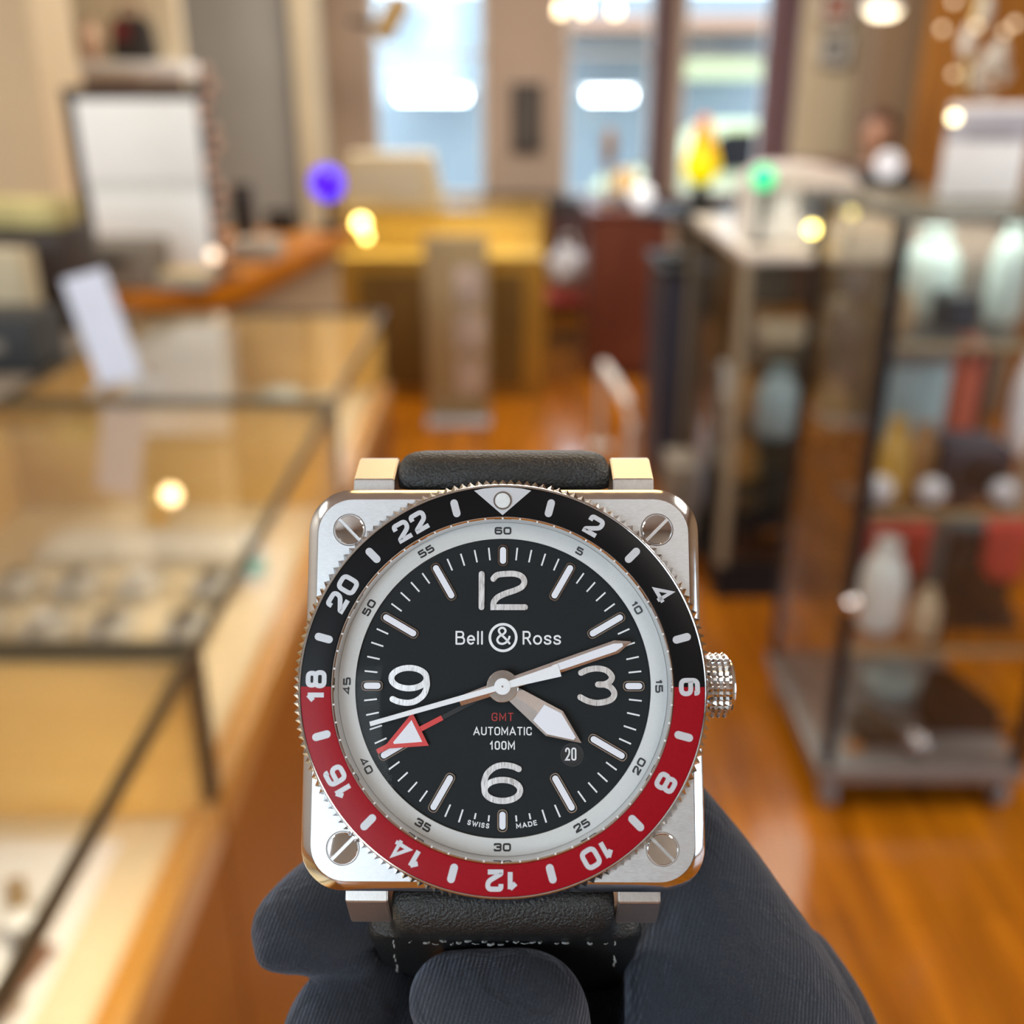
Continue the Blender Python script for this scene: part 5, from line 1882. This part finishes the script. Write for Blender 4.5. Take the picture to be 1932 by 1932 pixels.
# seconds hand
SA = 254.3
f = along(SA)
bm = bmesh.new()
prism(bm, [f(-6.2, -.66), f(-6.2, .66), f(-.6, .34), f(0, .30), f(14.3, .235), f(14.3, -.235), f(0, -.30), f(-.6, -.34)], 1.46, 1.56)
disc(bm, .86, 1.40, 1.66, .03)
sech = obj('seconds_hand', bm, hand_white, watch)
bm = bmesh.new()
disc(bm, .10, 1.6, 1.75, 0, 16)
obj('hand_pinion', bm, steel_polished, sech)

# crystal
bm = bmesh.new()
lathe(bm, [(17.50, 2.26), (17.2, 2.36), (10, 2.40), (0, 2.42)], n=96)
obj('crystal', bm, crystal_m, watch)

# crown
bm = bmesh.new()
NR, NX = 36, 4
grid = []
for i in range(NX * 2 + 1):
    x = 21.55 + (24.15 - 21.55) * i / (NX * 2)
    row = []
    for k in range(NR * 2):
        a = 2 * PI * k / (NR * 2)
        r = 3.52 if (i % 2 == 1 and k % 2 == 1) else 3.24
        row.append((x, r * math.cos(a), -3.0 + r * math.sin(a)))
    grid.append(row)
core = lambda x, r: [(x, r * math.cos(2 * PI * k / (NR * 2)), -3.0 + r * math.sin(2 * PI * k / (NR * 2))) for k in range(NR * 2)]
loft(bm, [core(20.6, 2.2), core(21.3, 2.2), core(21.45, 3.1)] + grid + [core(24.25, 3.1), core(24.3, 2.75)], [0] * (NX * 2 + 5))
crown = obj('crown', bm, steel_polished, watch, 8)
bm = bmesh.new()
lathe(bm, [(2.8, 24.2), (2.82, 24.5), (2.66, 24.68), (0, 24.72)], (0, 0, -3.0), 48, 'x')
obj('crown_cap', bm, steel_polished, crown)


# straps
def strap(path, half_w, thick, name):
    """path: (y, z, thickness, half width) rows, a rounded section swept along it"""
    pts = catmull([(half_w0, y, z) for (y, z, t, half_w0) in path], 6)
    ts = catmull([(t, 0, 0) for (y, z, t, h) in path], 6)
    bm = bmesh.new()
    rows = []
    for i, p in enumerate(pts):
        a, b = pts[max(i - 1, 0)], pts[min(i + 1, len(pts) - 1)]
        d = Vector((0, b.y - a.y, b.z - a.z)).normalized()
        nrm = Vector((0, -d.z, d.y))
        t, w = ts[i].x, p.x
        sec = []
        for k in range(28):
            an = 2 * PI * k / 28
            c, s = math.cos(an), math.sin(an)
            ex = .35
            xx = (abs(c) ** (ex * .55)) * (1 if c > 0 else -1) * w
            nn = (abs(s) ** .8) * (1 if s > 0 else -1) * t / 2
            sec.append(bm.verts.new(Vector((xx, p.y, p.z)) + nrm * nn))
        rows.append(sec)
    for A, B in zip(rows, rows[1:]):
        for i in range(28):
            bm.faces.new((A[i], A[(i + 1) % 28], B[(i + 1) % 28], B[i]))
    bm.faces.new(rows[0])
    bm.faces.new(rows[-1])
    return obj(name, bm, leather, watch, 50)


strap([(21.9, -3.6, 2.4, 11.75), (22.6, -3.3, 3.4, 11.8), (23.6, -4.2, 4.6, 11.8), (24.0, -6.2, 4.7, 11.8), (24.2, -9, 3.6, 11.9), (24.8, -16, 2.9, 11.9), (24.0, -26, 2.6, 11.6), (20, -38, 2.5, 11.2)], 0, 0, 'strap')
low = strap([(-21.9, -3.7, 2.4, 11.75), (-22.7, -3.4, 3.4, 11.8), (-24.0, -4.4, 4.6, 11.8), (-25.0, -6.6, 4.6, 11.8), (-26.2, -9.2, 4.2, 12.6), (-27.2, -10.9, 3.4, 15.4), (-30.5, -15.8, 3.0, 15.3), (-36.5, -25, 2.8, 14.8), (-42, -36, 2.6, 14.4)], 0, 0, 'strap')
# frayed stitching at the padded end of the lower strap
bm = bmesh.new()
rs = random.Random(3)
for i in range(26):
    x = -11.2 + 22.4 * i / 25
    if rs.random() < .3:
        continue
    x += rs.uniform(-.1, .1)
    z = -8.15 + rs.uniform(-.1, .05)
    y = -28.25 + rs.uniform(-.2, .2)
    L = rs.uniform(.10, .42)
    tube(bm, [(x - L, y + rs.uniform(-.1, .1), z - .12), (x, y, z + .16), (x + L, y + rs.uniform(-.1, .1), z - .12)], rs.uniform(.05, .15), 6)
for sx in (-1, 1):
    for i in range(9):
        if rs.random() < .35:
            continue
        t = i / 8
        x = sx * (12.2 + .5 * t) + rs.uniform(-.1, .1)
        y, z = -28.3 - 5.2 * t, -8.3 - 7.6 * t
        tube(bm, [(x, y + .25, z + .1), (x + rs.uniform(-.1, .1), y, z + .28), (x, y - .3, z - .4)], rs.uniform(.07, .12), 6)
obj('stitching', bm, thread, low)

# ================================================================== GLOVED HAND
def glove_material():
    m = bpy.data.materials.new('black_knit_glove')
    m.use_nodes = True
    nt = m.node_tree
    b = nt.nodes['Principled BSDF']
    b.inputs['Roughness'].default_value = .92
    b.inputs['Specular IOR Level'].default_value = .25
    b.inputs['Sheen Weight'].default_value = .35
    b.inputs['Sheen Roughness'].default_value = .5
    b.inputs['Sheen Tint'].default_value = (.55, .62, .8, 1)
    tc = nt.nodes.new('ShaderNodeTexCoord')
    wv = nt.nodes.new('ShaderNodeTexWave')
    mp = nt.nodes.new('ShaderNodeMapping')
    mp.inputs['Rotation'].default_value = (0, 0, math.radians(17))
    nt.links.new(tc.outputs['Object'], mp.inputs['Vector'])
    nt.links.new(mp.outputs['Vector'], wv.inputs['Vector'])
    wv.bands_direction = 'X'
    wv.inputs['Scale'].default_value = .70
    wv.inputs['Distortion'].default_value = 1.6
    wv.inputs['Detail'].default_value = 2
    wv.inputs['Detail Scale'].default_value = .5
    nz = nt.nodes.new('ShaderNodeTexNoise')
    nz.inputs['Scale'].default_value = 4.5
    nz.inputs['Detail'].default_value = 5
    nt.links.new(tc.outputs['Object'], nz.inputs['Vector'])
    n2 = nt.nodes.new('ShaderNodeTexNoise')
    n2.inputs['Scale'].default_value = .22
    n2.inputs['Detail'].default_value = 3
    n2.inputs['Distortion'].default_value = 1.2
    nt.links.new(tc.outputs['Object'], n2.inputs['Vector'])
    cr = nt.nodes.new('ShaderNodeValToRGB')
    cr.color_ramp.elements[0].position, cr.color_ramp.elements[1].position = .28, .75
    cr.color_ramp.elements[0].color = (.015, .018, .025, 1)
    cr.color_ramp.elements[1].color = (.033, .038, .050, 1)
    nt.links.new(nz.outputs['Fac'], cr.inputs['Fac'])
    nt.links.new(cr.outputs['Color'], b.inputs['Base Color'])
    last = None
    for tex, st, di in ((n2.outputs['Fac'], .5, .0016), (wv.outputs['Fac'], .55, .00016), (nz.outputs['Fac'], .5, .0001)):
        bp = nt.nodes.new('ShaderNodeBump')
        bp.inputs['Strength'].default_value = st
        bp.inputs['Distance'].default_value = di
        nt.links.new(tex, bp.inputs['Height'])
        if last:
            nt.links.new(last, bp.inputs['Normal'])
        last = bp.outputs['Normal']
    nt.links.new(last, b.inputs['Normal'])
    return m


def chain_blob(bm, pts):
    """spheres strung along a bent line: (u, v, depth mm, radius px)"""
    q = [(cam_local(u, v, d), r * d / F) for u, v, d, r in pts]
    P3 = catmull([p for p, r in q], 7)
    R3 = catmull([(r, 0, 0) for p, r in q], 7)
    for p, r in zip(P3, R3):
        bmesh.ops.create_icosphere(bm, subdivisions=3, radius=r.x, matrix=Matrix.Translation(p))


FINGERS = [
    # forefinger, its tip showing left of the case
    [(556, 1752, 123, 82), (604, 1722, 125, 96), (665, 1700, 128, 104), (760, 1730, 133, 100), (900, 1780, 138, 100), (1010, 1900, 140, 120), (1080, 2060, 138, 150)],
    [(522, 1790, 119.8, 43), (580, 1788, 120.3, 50), (660, 1796, 123, 58)],
    [(735, 1885, 127.5, 62), (775, 1990, 124, 95)],
    # middle finger folded below it
    [(765, 1838, 130, 62), (712, 1862, 126, 76), (655, 1915, 123, 98), (640, 1990, 121, 112), (700, 2110, 122, 130), (850, 2200, 124, 160)],
    # ring finger, its bent joint facing the camera
    [(858, 1886, 115, 88), (930, 1898, 113, 102), (1005, 1902, 113, 100), (1010, 1985, 116, 108), (960, 2090, 119, 140), (980, 2200, 121, 170)],
    # thumb
    [(1280, 1516, 126, 58), (1322, 1644, 126, 108), (1364, 1770, 124.5, 148), (1398, 1884, 122.5, 186), (1428, 1998, 121, 214), (1420, 2150, 121, 245)],
    [(1335, 1842, 124, 158), (1350, 1930, 122.5, 172), (1380, 2050, 122, 200)],
    # fold of the glove behind the thumb
    [(1500, 1828, 130, 82), (1548, 1930, 129, 98), (1560, 2060, 127, 130), (1450, 2200, 125, 220)],
    # web of the hand behind the strap
    [(960, 1870, 142, 120), (1100, 1872, 142, 130), (1240, 1880, 137, 140), (1340, 1960, 130, 160)],
    # palm, wrist and forearm below the picture
    [(760, 2260, 124, 210), (980, 2290, 124, 250), (1250, 2290, 123, 270), (1400, 2230, 122, 240)],
    [(1150, 2280, 123, 300), (1180, 2600, 118, 330), (1210, 3000, 112, 320), (1240, 3600, 104, 330), (1270, 4400, 96, 360), (1300, 5600, 90, 400)],
]
bm = bmesh.new()
for ch in FINGERS:
    chain_blob(bm, ch)
me = bpy.data.meshes.new('hand_raw')
bm.to_mesh(me)
bm.free()
raw = bpy.data.objects.new('hand_raw', me)
link(raw)
md = raw.modifiers.new('r', 'REMESH')
md.mode = 'VOXEL'
md.voxel_size = .62
md.use_smooth_shade = True
md = raw.modifiers.new('s', 'SMOOTH')
md.factor = .5
md.iterations = 7
dg = bpy.context.evaluated_depsgraph_get()
hm = bpy.data.meshes.new_from_object(raw.evaluated_get(dg))
bpy.data.objects.remove(raw)
hm.name = 'gloved_hand'
hm.materials.clear()
hm.materials.append(glove_material())
hand = bpy.data.objects.new('gloved_hand', hm)
link(hand)
hand.matrix_world = W_M
tag(hand, 'hand in a black knit glove pinching the watch strap between thumb and fingers', 'hand')
